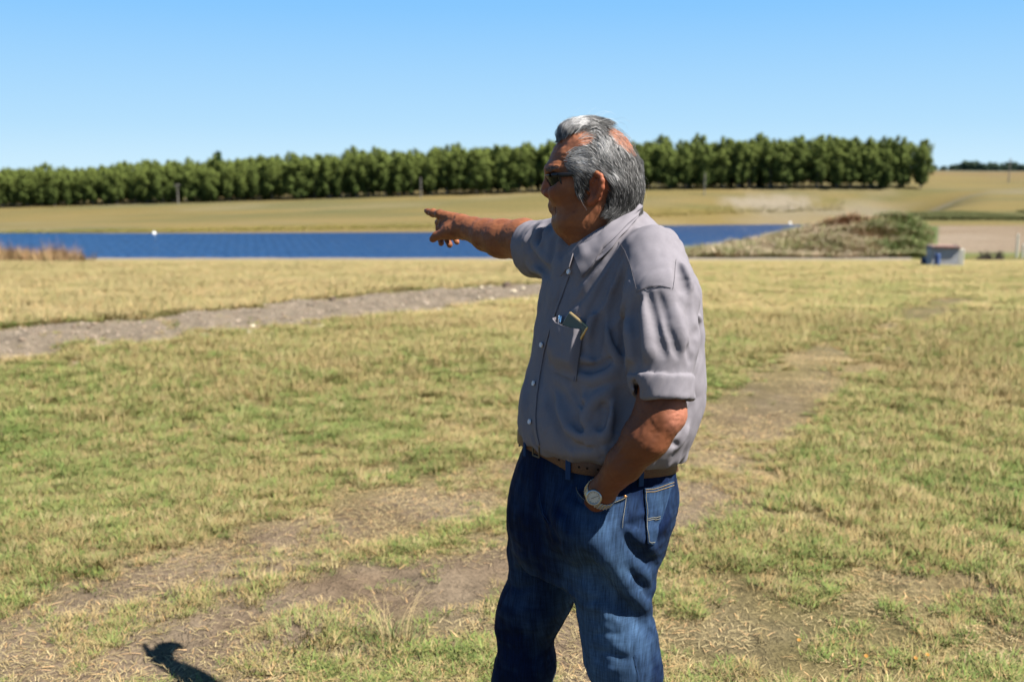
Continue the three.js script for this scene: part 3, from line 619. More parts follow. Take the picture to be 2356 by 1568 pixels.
const shirtFolds = folds(shirtBase, [
  // lines drawn down from the yoke across the chest
  [[[742, 300], [690, 420], [600, 600], [520, 760]], -0.0076, 0.0066], [[[752, 330], [700, 470], [640, 580], [580, 690]], -0.0085, 0.0060], [[[730, 290], [640, 420], [540, 560], [440, 660]], -0.0051, 0.0071], [[[765, 350], [720, 480], [680, 560]], 0.0068, 0.0071],
  [[[700, 260], [600, 400], [480, 540]], -0.0034, 0.0081],
  // the front of the armhole
  [[[775, 410], [735, 560], [700, 640], [685, 720]], -0.012, 0.0084], [[[800, 480], [770, 600], [735, 700]], 0.006, 0.0084],
  [[[640, 650], [622, 720], [606, 820], [600, 920]], -0.014, 0.0101], [[[668, 740], [690, 830], [720, 900], [748, 950]], 0.013, 0.0092], [[[610, 640], [580, 720], [545, 820]], 0.007, 0.0118], [[[700, 740], [700, 800], [730, 880]], -0.006, 0.0067],
  [[[830, 560], [822, 680], [835, 800], [850, 960]], -0.015, 0.0092], [[[780, 690], [790, 780], [800, 900], [790, 980]], 0.010, 0.0109], [[[760, 720], [755, 820], [752, 900]], -0.010, 0.0076],
  // sleeve
  [[[900, 540], [925, 660], [960, 800], [1005, 930]], -0.010, 0.0092], [[[950, 530], [985, 640], [1010, 760]], -0.005, 0.0084], [[[870, 545], [875, 700], [890, 860], [905, 950]], 0.007, 0.0118], [[[1000, 720], [1040, 820], [1075, 930]], -0.006, 0.0084], [[[1050, 600], [1085, 740], [1110, 880]], 0.005, 0.0109], [[[1120, 830], [1135, 900], [1140, 960]], -0.008, 0.0084],
  [[[860, 560], [850, 640], [862, 760]], -0.006, 0.0059],
  // behind the shoulder
  [[[1062, 365], [1078, 440], [1098, 520], [1112, 545]], -0.017, 0.0092], [[[1110, 455], [1112, 490], [1118, 540]], -0.012, 0.0067], [[[1085, 375], [1120, 440], [1135, 540]], 0.008, 0.0084], [[[1130, 600], [1140, 720], [1150, 860]], -0.006, 0.0101], [[[1180, 740], [1165, 800], [1150, 880]], -0.005, 0.0101], [[[1170, 560], [1190, 700], [1195, 850]], 0.003, 0.0118],
  // under the pocket and over the belly
  [[[505, 960], [570, 975], [640, 955], [720, 905]], -0.010, 0.0084], [[[505, 1015], [590, 1035], [670, 1010], [740, 960]], 0.012, 0.0109], [[[515, 905], [560, 925], [610, 940]], 0.006, 0.0084], [[[470, 1060], [500, 1130], [530, 1180], [520, 1200]], -0.010, 0.0109],
  [[[690, 1085], [620, 1130], [565, 1190], [545, 1260], [575, 1330]], 0.016, 0.0109], [[[640, 1160], [660, 1220], [650, 1290], [610, 1330]], -0.012, 0.0101], [[[500, 1225], [495, 1270], [520, 1310], [560, 1345]], -0.013, 0.0092], [[[560, 1120], [530, 1150], [515, 1175]], 0.007, 0.0084],
  [[[365, 1140], [400, 1230], [440, 1310], [520, 1345], [590, 1345], [640, 1310]], 0.015, 0.0118], [[[330, 1060], [350, 1150], [395, 1270], [450, 1380], [480, 1430]], -0.014, 0.0126], [[[345, 1040], [420, 1120], [470, 1200], [480, 1270]], -0.007, 0.0118],
  [[[700, 1180], [690, 1260], [660, 1340], [620, 1380]], 0.012, 0.0118], [[[745, 1060], [770, 1160], [740, 1260], [720, 1340]], -0.016, 0.0151], [[[540, 1385], [575, 1390], [610, 1385]], 0.010, 0.0076], [[[555, 1425], [580, 1405], [600, 1380]], -0.008, 0.0058], [[[650, 1400], [665, 1430], [670, 1455]], 0.007, 0.0067],
  [[[440, 1390], [500, 1410], [560, 1400]], -0.007, 0.0084], [[[800, 1030], [830, 1120], [820, 1220]], -0.010, 0.0134],
  // placket side and far chest
  [[[320, 860], [300, 980], [300, 1090]], -0.004, 0.0076], [[[420, 520], [380, 620], [350, 720]], -0.004, 0.0067], [[[250, 1300], [270, 1390], [310, 1440]], -0.005, 0.0076], [[[225, 1000], [205, 1120], [200, 1240]], 0.004, 0.0118],
  // low on the back
  [[[1110, 1270], [1060, 1340], [1010, 1390]], -0.010, 0.0092], [[[1130, 1290], [1090, 1370], [1040, 1430]], 0.008, 0.0084], [[[1075, 1400], [1040, 1390], [1000, 1410]], -0.009, 0.0076], [[[1160, 1150], [1130, 1240], [1090, 1300]], -0.005, 0.0101],
], C3);
const shirtFoldsR = folds(shirtBase, [ // the raised sleeve
  [[[1480, 480], [1420, 640], [1400, 780]], -0.010, 0.012], [[[1560, 440], [1500, 560], [1470, 700]], 0.007, 0.012], [[[1655, 440], [1600, 540], [1570, 640], [1575, 760]], -0.012, 0.012], [[[1720, 400], [1690, 520], [1650, 620], [1620, 760]], 0.010, 0.013], [[[1780, 430], [1740, 560], [1760, 680]], -0.009, 0.011],
  [[[1850, 420], [1800, 520], [1760, 640], [1730, 800]], 0.008, 0.012], [[[1950, 470], [1890, 600], [1870, 720], [1850, 900]], -0.010, 0.012], [[[1580, 700], [1650, 850], [1760, 980], [1850, 1040]], -0.011, 0.014], [[[1640, 640], [1720, 780], [1830, 920]], 0.008, 0.013], [[[1520, 900], [1620, 1000], [1760, 1050]], 0.006, 0.012],
  [[[2060, 480], [2000, 600], [1960, 760]], 0.006, 0.012], [[[2130, 540], [2060, 660], [1990, 860]], -0.008, 0.012], [[[1430, 560], [1390, 700], [1420, 860]], 0.005, 0.010],
], C2);
const seamFolds = folds(shirtBase, [
  [[[725, 265], [755, 310], [785, 385], [805, 460], [828, 552]], -0.0022, 0.0030], [[[735, 262], [765, 305], [796, 382], [816, 458], [838, 545]], 0.0016, 0.0035],
  [[[828, 552], [870, 535], [915, 520], [970, 518], [1046, 535]], -0.0022, 0.0030], [[[835, 543], [915, 510], [970, 508], [1046, 525]], 0.0016, 0.0035],
  [[[1046, 535], [1055, 470], [1060, 390], [1066, 355], [1060, 300]], -0.0022, 0.0030], [[[1046, 535], [1090, 590], [1125, 650], [1128, 720]], -0.0018, 0.003],
  [[[800, 565], [770, 620], [735, 680], [690, 735], [655, 770], [660, 830]], -0.0020, 0.0030],
], C3);
const shirtShape = (x, y, z) => {
  let d = shirtBase(x, y, z);
  if (abs(d) < 0.03) {
    const tl = along(cuffBot, axL, x, y, z), near = x > 0.25 ? 1 - 0.8 * sstep(-0.10, -0.06, tl) * sstep(MANZ + 0.18, MANZ + 0.21, z) : 1, far = 1 - 0.97 * sstep(-0.085, -0.048, cutR(x, y, z)) * sstep(MANZ - 0.18, MANZ - 0.2, z);
    d -= 2.6 * near * far * (shirtFolds(x, y, z) + shirtFoldsR(x, y, z)) + seamFolds(x, y, z);
    d -= 0.0022 * noise3(x * 24, y * 12, z * 24) + 0.0008 * noise3(x * 70, y * 40, z * 70);
    d += 0.0042 * near * far * (0.30 - abs(noise3(x * 26 + y * 10, y * 9 - x * 6, z * 24 + y * 8))) * (abs(noise3(x * 6, y * 5, z * 6)) + 0.35) + 0.0022 * (0.3 - abs(noise3(x * 48 - y * 22, y * 20, z * 48)));
    const low = sstep(1.14, 1.02, y); // gathers where it is tucked in
    if (low > 0) d -= low * 0.0035 * noise3(x * 42, y * 9, z * 42);
  }
  return d;
};

// ----- trousers
const hips = lofted([
  [1012, 1215, 1535, 44, 1.12, 0], [1050, 1203, 1541, 46, 1.15, 0], [1090, 1188, 1547, 48, 1.17, 0], [1125, 1177, 1549, 50, 1.18, 0], [1165, 1169, 1542, 50, 1.18, 0], [1200, 1168, 1530, 50, 1.18, 0], [1250, 1180, 1512, 50, 1.18, 0], [1300, 1200, 1490, 50, 1.12, 0],
]);
const legFar = lofted([
  [1190, 1172, 1320, 50, 1.0, -0.075], [1250, 1171, 1325, 50, 1.0, -0.085], [1300, 1171, 1328, 50, 1.0, -0.09], [1340, 1164, 1327, 50, 1.0, -0.095], [1385, 1149, 1318, 50, 1.0, -0.10], [1412, 1142, 1303, 50, 1.0, -0.10], [1442, 1140, 1288, 50, 1.0, -0.10], [1482, 1144, 1277, 50, 1.0, -0.10], [1530, 1139, 1275, 50, 1.0, -0.10], [1568, 1135, 1273, 50, 1.0, -0.10],
  [1700, 1128, 1270, 50, 1.0, -0.10], [1850, 1125, 1268, 50, 1.0, -0.10], [2000, 1122, 1266, 50, 1.0, -0.10], [2070, 1118, 1268, 50, 1.05, -0.10],
]);
const legNear = lofted([
  [1190, 1300, 1532, 50, 1.0, 0.075], [1230, 1300, 1519, 50, 1.0, 0.078], [1262, 1300, 1507, 50, 1.0, 0.08], [1280, 1302, 1507, 50, 1.0, 0.08], [1308, 1306, 1496, 50, 1.0, 0.085], [1340, 1312, 1499, 50, 1.0, 0.09], [1385, 1322, 1491, 50, 1.0, 0.095], [1412, 1327, 1492, 50, 1.0, 0.10], [1432, 1332, 1505, 50, 1.0, 0.10], [1480, 1342, 1515, 50, 1.0, 0.10], [1530, 1353, 1522, 50, 1.0, 0.10], [1568, 1360, 1528, 50, 1.0, 0.10],
  [1700, 1372, 1532, 50, 1.0, 0.10], [1850, 1378, 1532, 50, 1.0, 0.10], [2000, 1382, 1532, 50, 1.0, 0.10], [2120, 1378, 1536, 50, 1.05, 0.10],
]);
const pocketBulge = ellip(M(1350, 1208, 0.158), [0.080, 0.080, 0.080], 0.2, 0.4);
const pocketGap = (() => { const c = chain([[M(1430, 1075, 0.257), 0.042], [wristL, 0.036], [M(1379, 1138, 0.215), 0.0275]]); return (x, y, z) => { let d = 1; for (const f of c) d = min(d, f(x, y, z)); return d; }; })();
const trouserBase = (x, y, z) => {
  let d = smin(smin(hips(x, y, z), legNear(x, y, z), 0.05), legFar(x, y, z), 0.03);
  d = smin(d, pocketBulge(x, y, z), 0.05);
  return d;
};
const trouserFolds = folds(trouserBase, [
  [[[640, 690], [720, 800], [800, 920], [880, 1030], [1010, 1150]], 0.034, 0.026], [[[560, 730], [640, 880], [740, 1010], [850, 1110], [950, 1160]], -0.026, 0.026],
  [[[810, 610], [860, 710], [940, 800], [1010, 850], [1060, 870]], -0.014, 0.012], [[[850, 630], [930, 690], [1000, 740], [1030, 775]], 0.014, 0.015], [[[800, 820], [870, 905], [940, 985], [985, 1040], [1030, 1080]], -0.013, 0.012], [[[840, 780], [910, 860], [975, 930], [1004, 985]], 0.013, 0.014],
  [[[860, 1030], [940, 1090], [1005, 1150]], 0.010, 0.014], [[[900, 1180], [970, 1230], [1020, 1290]], -0.008, 0.014], [[[960, 1180], [1020, 1260], [1050, 1360]], 0.006, 0.014],
  [[[1000, 590], [1040, 600], [1060, 620]], -0.010, 0.010], [[[840, 560], [900, 545], [960, 545]], 0.006, 0.009], [[[830, 600], [890, 615], [950, 640]], -0.006, 0.009],
  [[[560, 1065], [700, 1075], [850, 1090]], -0.0035, 0.008], [[[600, 1285], [720, 1270], [860, 1290]], -0.003, 0.009], [[[640, 1150], [760, 1180], [860, 1240]], 0.005, 0.016], [[[620, 1350], [760, 1400], [900, 1440]], -0.004, 0.013], [[[640, 1500], [760, 1490], [900, 1470]], 0.005, 0.016],
  [[[560, 860], [600, 1050], [620, 1300], [640, 1480]], 0.008, 0.020],
  [[[430, 560], [480, 640], [540, 700]], 0.008, 0.014], [[[470, 480], [560, 500], [640, 520]], 0.004, 0.012], [[[400, 450], [450, 520], [520, 560]], -0.005, 0.012],
  [[[312, 390], [318, 480], [340, 560], [385, 620]], 0.006, 0.007], [[[330, 380], [338, 480], [358, 560], [395, 610]], -0.006, 0.006], [[[395, 620], [430, 720], [460, 860], [470, 980]], -0.010, 0.014],
  [[[130, 620], [220, 660], [330, 660]], -0.005, 0.014], [[[140, 760], [230, 800], [360, 780]], 0.006, 0.016], [[[90, 960], [200, 1000], [330, 960]], -0.005, 0.014], [[[60, 1130], [160, 1150], [300, 1120]], 0.008, 0.018], [[[60, 1260], [160, 1290], [300, 1270]], -0.006, 0.016], [[[60, 1400], [180, 1440], [300, 1400]], 0.006, 0.018],
  [[[840, 640], [800, 830], [850, 1080], [890, 1400], [930, 1560]], -0.0028, 0.0035],
], C4);
const trouserShape = (x, y, z) => {
  let d = trouserBase(x, y, z);
  if (abs(d) < 0.035) {
    d += 0.0032 * (0.3 - abs(noise3(x * 22 + y * 14, y * 16 - x * 8, z * 22))) + 0.0016 * (0.3 - abs(noise3(x * 50, y * 40, z * 50)));
    d -= 1.15 * trouserFolds(x, y, z) + 0.004 * noise3(x * 17 + 5, y * 15, z * 17) + 0.0014 * noise3(x * 55, y * 45, z * 55);
    if (y < 0.62) d -= 0.010 * sin(y * 34 + 3 * noise3(x * 6, y * 3, z * 6)) * sstep(0.62, 0.45, y) * sstep(0.0, 0.3, y) * 0.6;
  }
  return smax(smax(d, y - beltAt(x, z) - 0.017, 0.004), -pocketGap(x, y, z), 0.006);
};

// ---------------------------------------------------------------- the pointing man: surfaces
const SKIN = [0.172, 0.063, 0.027], SKIN_RED = [0.215, 0.062, 0.032], SKIN_PALE = [0.25, 0.12, 0.065], SKIN_DARK = [0.105, 0.034, 0.015];
function skinned(mesh, tone) {
  const { pos, idx } = mesh, color = new Float32Array(pos.length);
  for (let i = 0; i < pos.length; i += 3) {
    const c = tone(pos[i], pos[i + 1], pos[i + 2]), x = pos[i], y = pos[i + 1], z = pos[i + 2];
    const k = 1 + 0.08 * noise3(x * 230, y * 230, z * 230) + 0.07 * noise3(x * 80, y * 80, z * 80) + 0.10 * noise3(x * 30, y * 30, z * 30);
    for (let q = 0; q < 3; q++) color[i + q] = c[q] * k;
  }
  return geo(pos, idx, { color });
}
const box3 = (pts, r) => [[0, 1, 2].map((k) => min(...pts.map((p) => p[k])) - r), [0, 1, 2].map((k) => max(...pts.map((p) => p[k])) + r)];
const headTone = (x, y, z) => {
  const [cx, cy] = toC1(x, y), zz = abs(z - HZ);
  let c = SKIN;
  if (zz > 0.072 && cx > 630 && cx < 840 && cy > 690) c = mix3(c, SKIN_RED, 0.7);
  if (cx < 300 && cy > 780 && cy < 960) c = mix3(c, SKIN_RED, 0.5);
  if (cy < 520) c = mix3(c, [0.255, 0.098, 0.052], sstep(520, 380, cy));
  const lip = sstep(34, 16, hypot((cx - 285) * 0.55, cy - 1078));
  c = mix3(c, [0.115, 0.040, 0.030], lip * 0.8);
  const beard = sstep(1000, 1040, cy) * sstep(1330, 1240, cy) * sstep(480, 330, cx);
  c = mix3(c, [0.115, 0.073, 0.058], beard * 0.45);
  c = mix3(c, SKIN_DARK, 0.45 * sstep(0.0, 0.5, noise3(x * 46 + 3, y * 46, z * 46)) * sstep(560, 900, cy));
  if (hypot(cx - 893, cy - 1218) < 13) c = [0.06, 0.03, 0.025];
  if (hypot(cx - 495, cy - 1080) < 15) c = mix3(c, SKIN_DARK, 0.8);
  return c;
};
const armTone = (x, y, z) => mix3(mix3(SKIN, SKIN_DARK, 0.15), SKIN_DARK, 0.7 * sstep(0.05, 0.6, noise3(x * 34, y * 50, z * 34)));
const leftTone = (x, y, z) => { const e = sstep(0.045, 0.015, hypot(x - M(1560, 950, 0.28)[0], y - M(1560, 950, 0.28)[1])); return mix3(mix3(mix3(SKIN, SKIN_DARK, 0.8), SKIN_DARK, 0.7 * sstep(0.0, 0.6, noise3(x * 38, y * 38, z * 38))), [0.27, 0.105, 0.066], e * 0.8); };
const skinMat = phys([1, 1, 1], 0.58, { vertexColors: true, specularIntensity: 0.4 });
{
  const hm = mesher(head, A1(90, 1640, -0.12), [A1(1260, 60, 0)[0], A1(1260, 60, 0)[1], HZ + 0.12], 0.0023);
  const ra = mesher(rightArm, ...box3([M(1345, 575, -0.1), E2, wristR, A2(180, 200, -0.66), A2(500, 720, -0.66)], 0.055), 0.0030);
  const la = mesher(leftArm, ...box3([M(1528, 640, 0.215), elbowL, wristL, M(1320, 1300, 0.17)], 0.06), 0.0032);
  const inner = (x, y, z) => { let d = smin(smax(torso(x, y, z) + 0.022, 1.06 - y, 0.02), smin(hips(x, y, z), smin(legNear(x, y, z), legFar(x, y, z), 0.02), 0.03) + 0.03, 0.04); return smax(d, -(y - 0.02), 0.01); };
  const tm = mesher(inner, [M(1160, 900, 0)[0] - 0.1, 0.0, MANZ - 0.32], [M(1640, 900, 0)[0] + 0.05, M(1400, 470)[1] + 0.02, MANZ + 0.34], 0.016);
  const g = mergeGeometries([skinned(hm, headTone), skinned(ra, armTone), skinned(la, leftTone), skinned(tm, () => SKIN_PALE)]);
  worn_('body', g, skinMat);
}
// ----- shirt
const SHIRT = [0.140, 0.130, 0.144];
const shirtMat = std([1, 1, 1], 0.85, { vertexColors: true });
const shirtPlain = std(SHIRT, 0.85);
const shirtTint = (pos) => { const c = new Float32Array(pos.length); for (let i = 0; i < pos.length; i += 3) { const k = 1 + 0.05 * noise3(pos[i] * 420, pos[i + 1] * 420, pos[i + 2] * 420) + 0.05 * noise3(pos[i] * 40, pos[i + 1] * 40, pos[i + 2] * 40); for (let q = 0; q < 3; q++) c[i + q] = SHIRT[q] * k; } return c; };
let shirt;
{
  const lo = [M(1160, 600, -0.3)[0], M(1300, 1062, 0.2)[1] - 0.03, MANZ - 0.40], hi = [M(1640, 600, 0)[0] + 0.01, M(1400, 462)[1] + 0.02, MANZ + 0.37];
  const { pos, idx } = mesher(shirtShape, lo, hi, 0.0031, 1.9, 1);
  shirt = worn_('shirt', geo(pos, idx, { color: shirtTint(pos) }), shirtMat);
}
const shirtPart = (name, g, m = shirtPlain) => worn_(name, g, m, shirt);
const neckAndShirt = (x, y, z) => smin(shirtShape(x, y, z), neck(x, y, z) - 0.006, 0.02);
const thread = std([0.085, 0.079, 0.088], 0.9);
{ // collar: the near leaf falls from a fold at the neck to its point; the far leaf mirrors it about the buttons
  const fold = [[828, 50], [790, 96], [730, 150], [680, 196], [620, 246], [560, 286], [496, 322]], edge = [[846, 95], [836, 142], [796, 190], [730, 268], [662, 342], [604, 408], [553, 470]];
  const g = patch(neckAndShirt, fold, edge, C3, 26, 10, (u, v) => mix(0.013, 0.0065, v) + 0.004 * sin(PI * v) + 0.003 * noise2(u * 9, v * 3), 0.0028);
  shirtPart('collar', g);
  const fold2 = [[496, 322], [470, 330], [446, 338]], edge2 = [[470, 410], [452, 420], [424, 455]];
  shirtPart('collar', patch(neckAndShirt, fold2, edge2, C3, 8, 8, (u, v) => 0.008, 0.0026));
  const st = onto(neckAndShirt, edge.map(([x, y], i) => [mix(x, fold[i][0], 0.14), mix(y, fold[i][1], 0.14)]), C3, 0.0118);
  shirtPart('stitching', tube(st, 0.0005, 4), thread);
}
{ // placket, buttons, pocket, seams
  const L = [[430, 455], [398, 540], [352, 640], [318, 760], [288, 880], [262, 1000], [243, 1120], [236, 1230], [240, 1320], [256, 1395]], R = [[462, 450], [428, 545], [392, 640], [352, 760], [320, 880], [298, 1000], [281, 1120], [272, 1230], [276, 1320], [294, 1400]];
  shirtPart('placket', patch(shirtShape, L, R, C3, 60, 5, (u, v) => 0.0020 + 0.0008 * sstep(0.6, 1, v), 0.0022));
  const btn = std([0.55, 0.56, 0.60], 0.35);
  for (const [x, y] of [[466, 430], [313, 838], [270, 1055], [248, 1268]]) {
    const p = hit(shirtShape, ...C3(x, y)), n = grad(shirtShape, p, 0.01), g = new THREE.CylinderGeometry(0.0052, 0.0056, 0.0024, 20), t = new THREE.TorusGeometry(0.0046, 0.0009, 6, 20).rotateX(PI / 2).translate(0, 0.0012, 0);
    const holes = [[1, 1], [1, -1], [-1, 1], [-1, -1]].map(([a, b]) => new THREE.CylinderGeometry(0.0006, 0.0006, 0.0006, 6).translate(a * 0.0013, 0.0013, b * 0.0013));
    const all = merged([g, t, ...holes]);
    all.applyQuaternion(new THREE.Quaternion().setFromUnitVectors(new THREE.Vector3(0, 1, 0), V(n))); all.translate(...p.map((v, k) => v + n[k] * 0.0062));
    shirtPart('button', all, btn);
  }
  const top = [[402, 684], [432, 722], [464, 738], [500, 748], [546, 756]], bottom = [[346, 958], [385, 990], [425, 1006], [462, 1022], [503, 1045]];
  const lower = (u, v) => 0.004 + 0.0175 * sstep(-0.02, 0.10, u) * sstep(1.02, 0.90, u) * sstep(1.0, 0.6, v) + 0.0016 * noise2(u * 5, v * 6);
  const pk = patch(shirtBase, top, bottom, C3, 22, 26, (u, v) => lower(u, v) + 0.003, 0.002);
  shirtPart('pocket', pk);
  const hem = (k) => top.map(([x, y], i) => [mix(x, bottom[i][0], k), mix(y, bottom[i][1], k)]);
  const edgeLine = [0.02, 0.2, 0.4, 0.6, 0.8, 0.98].map((k) => [mix(546, 503, k) - 8, mix(756, 1045, k)]);
  shirtPart('stitching', tube(onto(shirtShape, edgeLine, C3, 0.0062), 0.0005, 4), thread);
  shirtPart('stitching', tube(onto(shirtShape, hem(0.22), C3, 0.0095), 0.0005, 4), thread);
  for (const [off, line] of [[0.0008, [[738, 262], [768, 308], [798, 382], [818, 458], [840, 545]]], [0.0008, [[836, 541], [870, 524], [915, 510], [970, 507], [1046, 524]]], [0.0008, [[1038, 525], [1046, 460], [1052, 390], [1057, 350]]]]) {
    const fine = []; for (let i = 0; i < line.length - 1; i++) for (let k = 0; k < 4; k++) fine.push([mix(line[i][0], line[i + 1][0], k / 4), mix(line[i][1], line[i + 1][1], k / 4)]);
    shirtPart('stitching', tube(onto(shirtShape, fine, C3, off), 0.0005, 4), thread);
  }
}
// ----- trousers
const denimTex = (() => {
  const N = 512, r = mulberry(21), col = new Float32Array(N), row = new Float32Array(N);
  for (let i = 0; i < N; i++) { col[i] = r() - 0.5; row[i] = r() - 0.5; }
  const per = (x, y, sx, sy) => { const a = x / N * sx, b = y / N * sy, ix = floor(a), iy = floor(b); let fx = a - ix, fy = b - iy; const h = (i, j) => hash(i % sx, j % sy, sx + sy * 3); return mix(mix(h(ix, iy), h(ix + 1, iy), fx), mix(h(ix, iy + 1), h(ix + 1, iy + 1), fx), fy) - 0.5; };
  return dataTex(N, N, (x, y) => { const v = 0.62 + 0.34 * per(x, y, 128, 12) + 0.26 * per(x, y, 64, 6) + 0.16 * per(x, y, 12, 128) + 0.13 * per(x, y, 256, 40) + 0.12 * per(x, y, 10, 8); return [v * 0.92, v * 0.97, v]; });
})();
const denimMat = std([1, 1, 1], 0.9, { vertexColors: true, map: denimTex });
const DENIM = [0.0022, 0.0070, 0.025], DENIM_PALE = [0.042, 0.078, 0.138];
const denimUV = (x, y, z) => [(0.94 * x + 0.34 * z) / 0.16, y / 0.16];
function denimed(g, shade = 1.5, f = 0.35) { g.deleteAttribute('uv'); const p = g.attributes.position.array, n = p.length / 3, uv = new Float32Array(n * 2), c = new Float32Array(n * 3); for (let i = 0; i < n; i++) { const x = p[3 * i], y = p[3 * i + 1], z = p[3 * i + 2], [u, v] = denimUV(x, y, z), k = mix3(DENIM, DENIM_PALE, clamp(f + 0.2 * noise3(x * 60, y * 14, z * 60))); uv[2 * i] = u; uv[2 * i + 1] = v; for (let q = 0; q < 3; q++) c[3 * i + q] = k[q] * shade; } g.setAttribute('uv', new THREE.BufferAttribute(uv, 2)); g.setAttribute('color', new THREE.BufferAttribute(c, 3)); return g; }
let trousers;
{
  const lo = [M(1100, 1500, -0.1)[0] - 0.07, M(1300, 2130, 0)[1] - 0.02, MANZ - 0.34], hi = [M(1560, 1100, 0)[0] + 0.03, M(1300, 1012)[1] + 0.02, MANZ + 0.34];
  const { pos, idx } = mesher(trouserShape, lo, hi, 0.0040, 1.9, 1), n = pos.length / 3, color = new Float32Array(n * 3), uv = new Float32Array(n * 2);
  const fadeAndLitAt = [[M(...C4(700, 1000), 0.2), 0.13], [M(...C4(700, 1320), 0.2), 0.17], [M(...C4(660, 1560), 0.2), 0.14], [M(...C4(640, 600), 0.2), 0.10], [M(...C4(220, 1000), 0), 0.12]];  // worn fades, with the sunlit patches of the thighs painted into the colour
  for (let i = 0; i < n; i++) {
    const x = pos[3 * i], y = pos[3 * i + 1], z = pos[3 * i + 2]; let f = 0.03;
    fadeAndLitAt.forEach(([p, r], q) => { f = max(f, (q === 3 ? 0.55 : q === 4 ? 0.35 : 0.95) * exp(-(((x - p[0]) * 1.6) ** 2 + (y - p[1]) ** 2) / (r * r)) * (z > MANZ - 0.06 ? 1 : 0.3)); });
    f = clamp(f + 0.16 * noise3(x * 60, y * 14, z * 60) + 0.10 * noise3(x * 20, y * 110, z * 20) * sstep(1.0, 0.8, y) + 0.08 * noise3(x * 14, y * 14, z * 14));
    const c = mix3(DENIM, DENIM_PALE, f); for (let q = 0; q < 3; q++) color[3 * i + q] = c[q] * 1.5;
    [uv[2 * i], uv[2 * i + 1]] = denimUV(x, y, z);
  }
  trousers = worn_('trousers', geo(pos, idx, { color, uv }), denimMat);
}
const trouserPart = (name, g, m) => worn_(name, g, m, trousers);
const denimPlain = std([0.016, 0.036, 0.085], 0.9), threadTan = std([0.20, 0.14, 0.065], 0.8), threadPale = std([0.15, 0.145, 0.115], 0.85);
{
  const pockTop = [[955, 384], [1000, 380], [1060, 362], [1128, 340]], pockBot = [[972, 716], [985, 722], [1000, 726], [1016, 722]];
  const g = patch(trouserShape, pockTop, pockBot, C4, 12, 24, 0.0045, 0.003);
  trouserPart('back_pocket', denimed(g), denimMat);
  const stitch = (line, off = 0.0028, m = threadTan, r = 0.0006) => { const fine = []; for (let i = 0; i < line.length - 1; i++) for (let k = 0; k < 4; k++) fine.push([mix(line[i][0], line[i + 1][0], k / 4), mix(line[i][1], line[i + 1][1], k / 4)]); fine.push(line[line.length - 1]); trouserPart('stitching', tube(onto(trouserShape, fine, C4, off), r, 4), m); };
  stitch([[958, 392], [1010, 388], [1060, 372], [1126, 350]], 0.0058); stitch([[960, 408], [1012, 404], [1062, 388], [1126, 366]], 0.0058);
  stitch([[962, 400], [966, 500], [970, 620], [976, 706]], 0.0058, threadPale); stitch([[976, 706], [990, 714], [1012, 712]], 0.0058, threadPale);
  stitch([[972, 570], [1010, 560], [1048, 552]], 0.0058, threadPale); stitch([[974, 582], [1012, 572], [1050, 563]], 0.0058, threadPale);
  stitch([[846, 430], [838, 500], [828, 560], [822, 625]], 0.0024, threadPale); stitch([[962, 290], [1000, 275], [1060, 255], [1100, 240]], 0.0022);
  stitch([[318, 400], [322, 470], [340, 545], [375, 598]], 0.0022, denimPlain); stitch([[900, 1400], [912, 1480], [926, 1560]], 0.0018, denimPlain);
  // the slanting front pocket: its hem in front of the wrist
  const hemA = [[232, 650], [246, 720], [300, 800], [380, 868], [470, 908], [560, 918], [660, 892], [770, 848], [870, 800], [945, 752]], hemB = hemA.map(([x, y], i) => [x - 26 + i * 5, y + 112 - abs(i - 5) * 6]);
  trouserPart('front_pocket', denimed(patch(trouserBase, hemA, hemB, C5, 40, 6, (u, v) => 0.001 + 0.011 * (1 - v) ** 2, 0.004)), denimMat);
  const hemIn = hemA.map(([x, y], i) => [x - 5, y + 14]);
  trouserPart('stitching', tube(onto(trouserBase, hemIn, C5, 0.0108), 0.0006, 4), threadPale);
  const rivet = new THREE.SphereGeometry(0.0035, 12, 8).scale(1, 1, 0.6); rivet.translate(...onto(trouserBase, [[905, 775]], C5, 0.010)[0]);
  trouserPart('rivet', rivet, std([0.42, 0.20, 0.07], 0.35, { metalness: 0.8 }));
  // waistband seen between shirt and belt on the far side
}
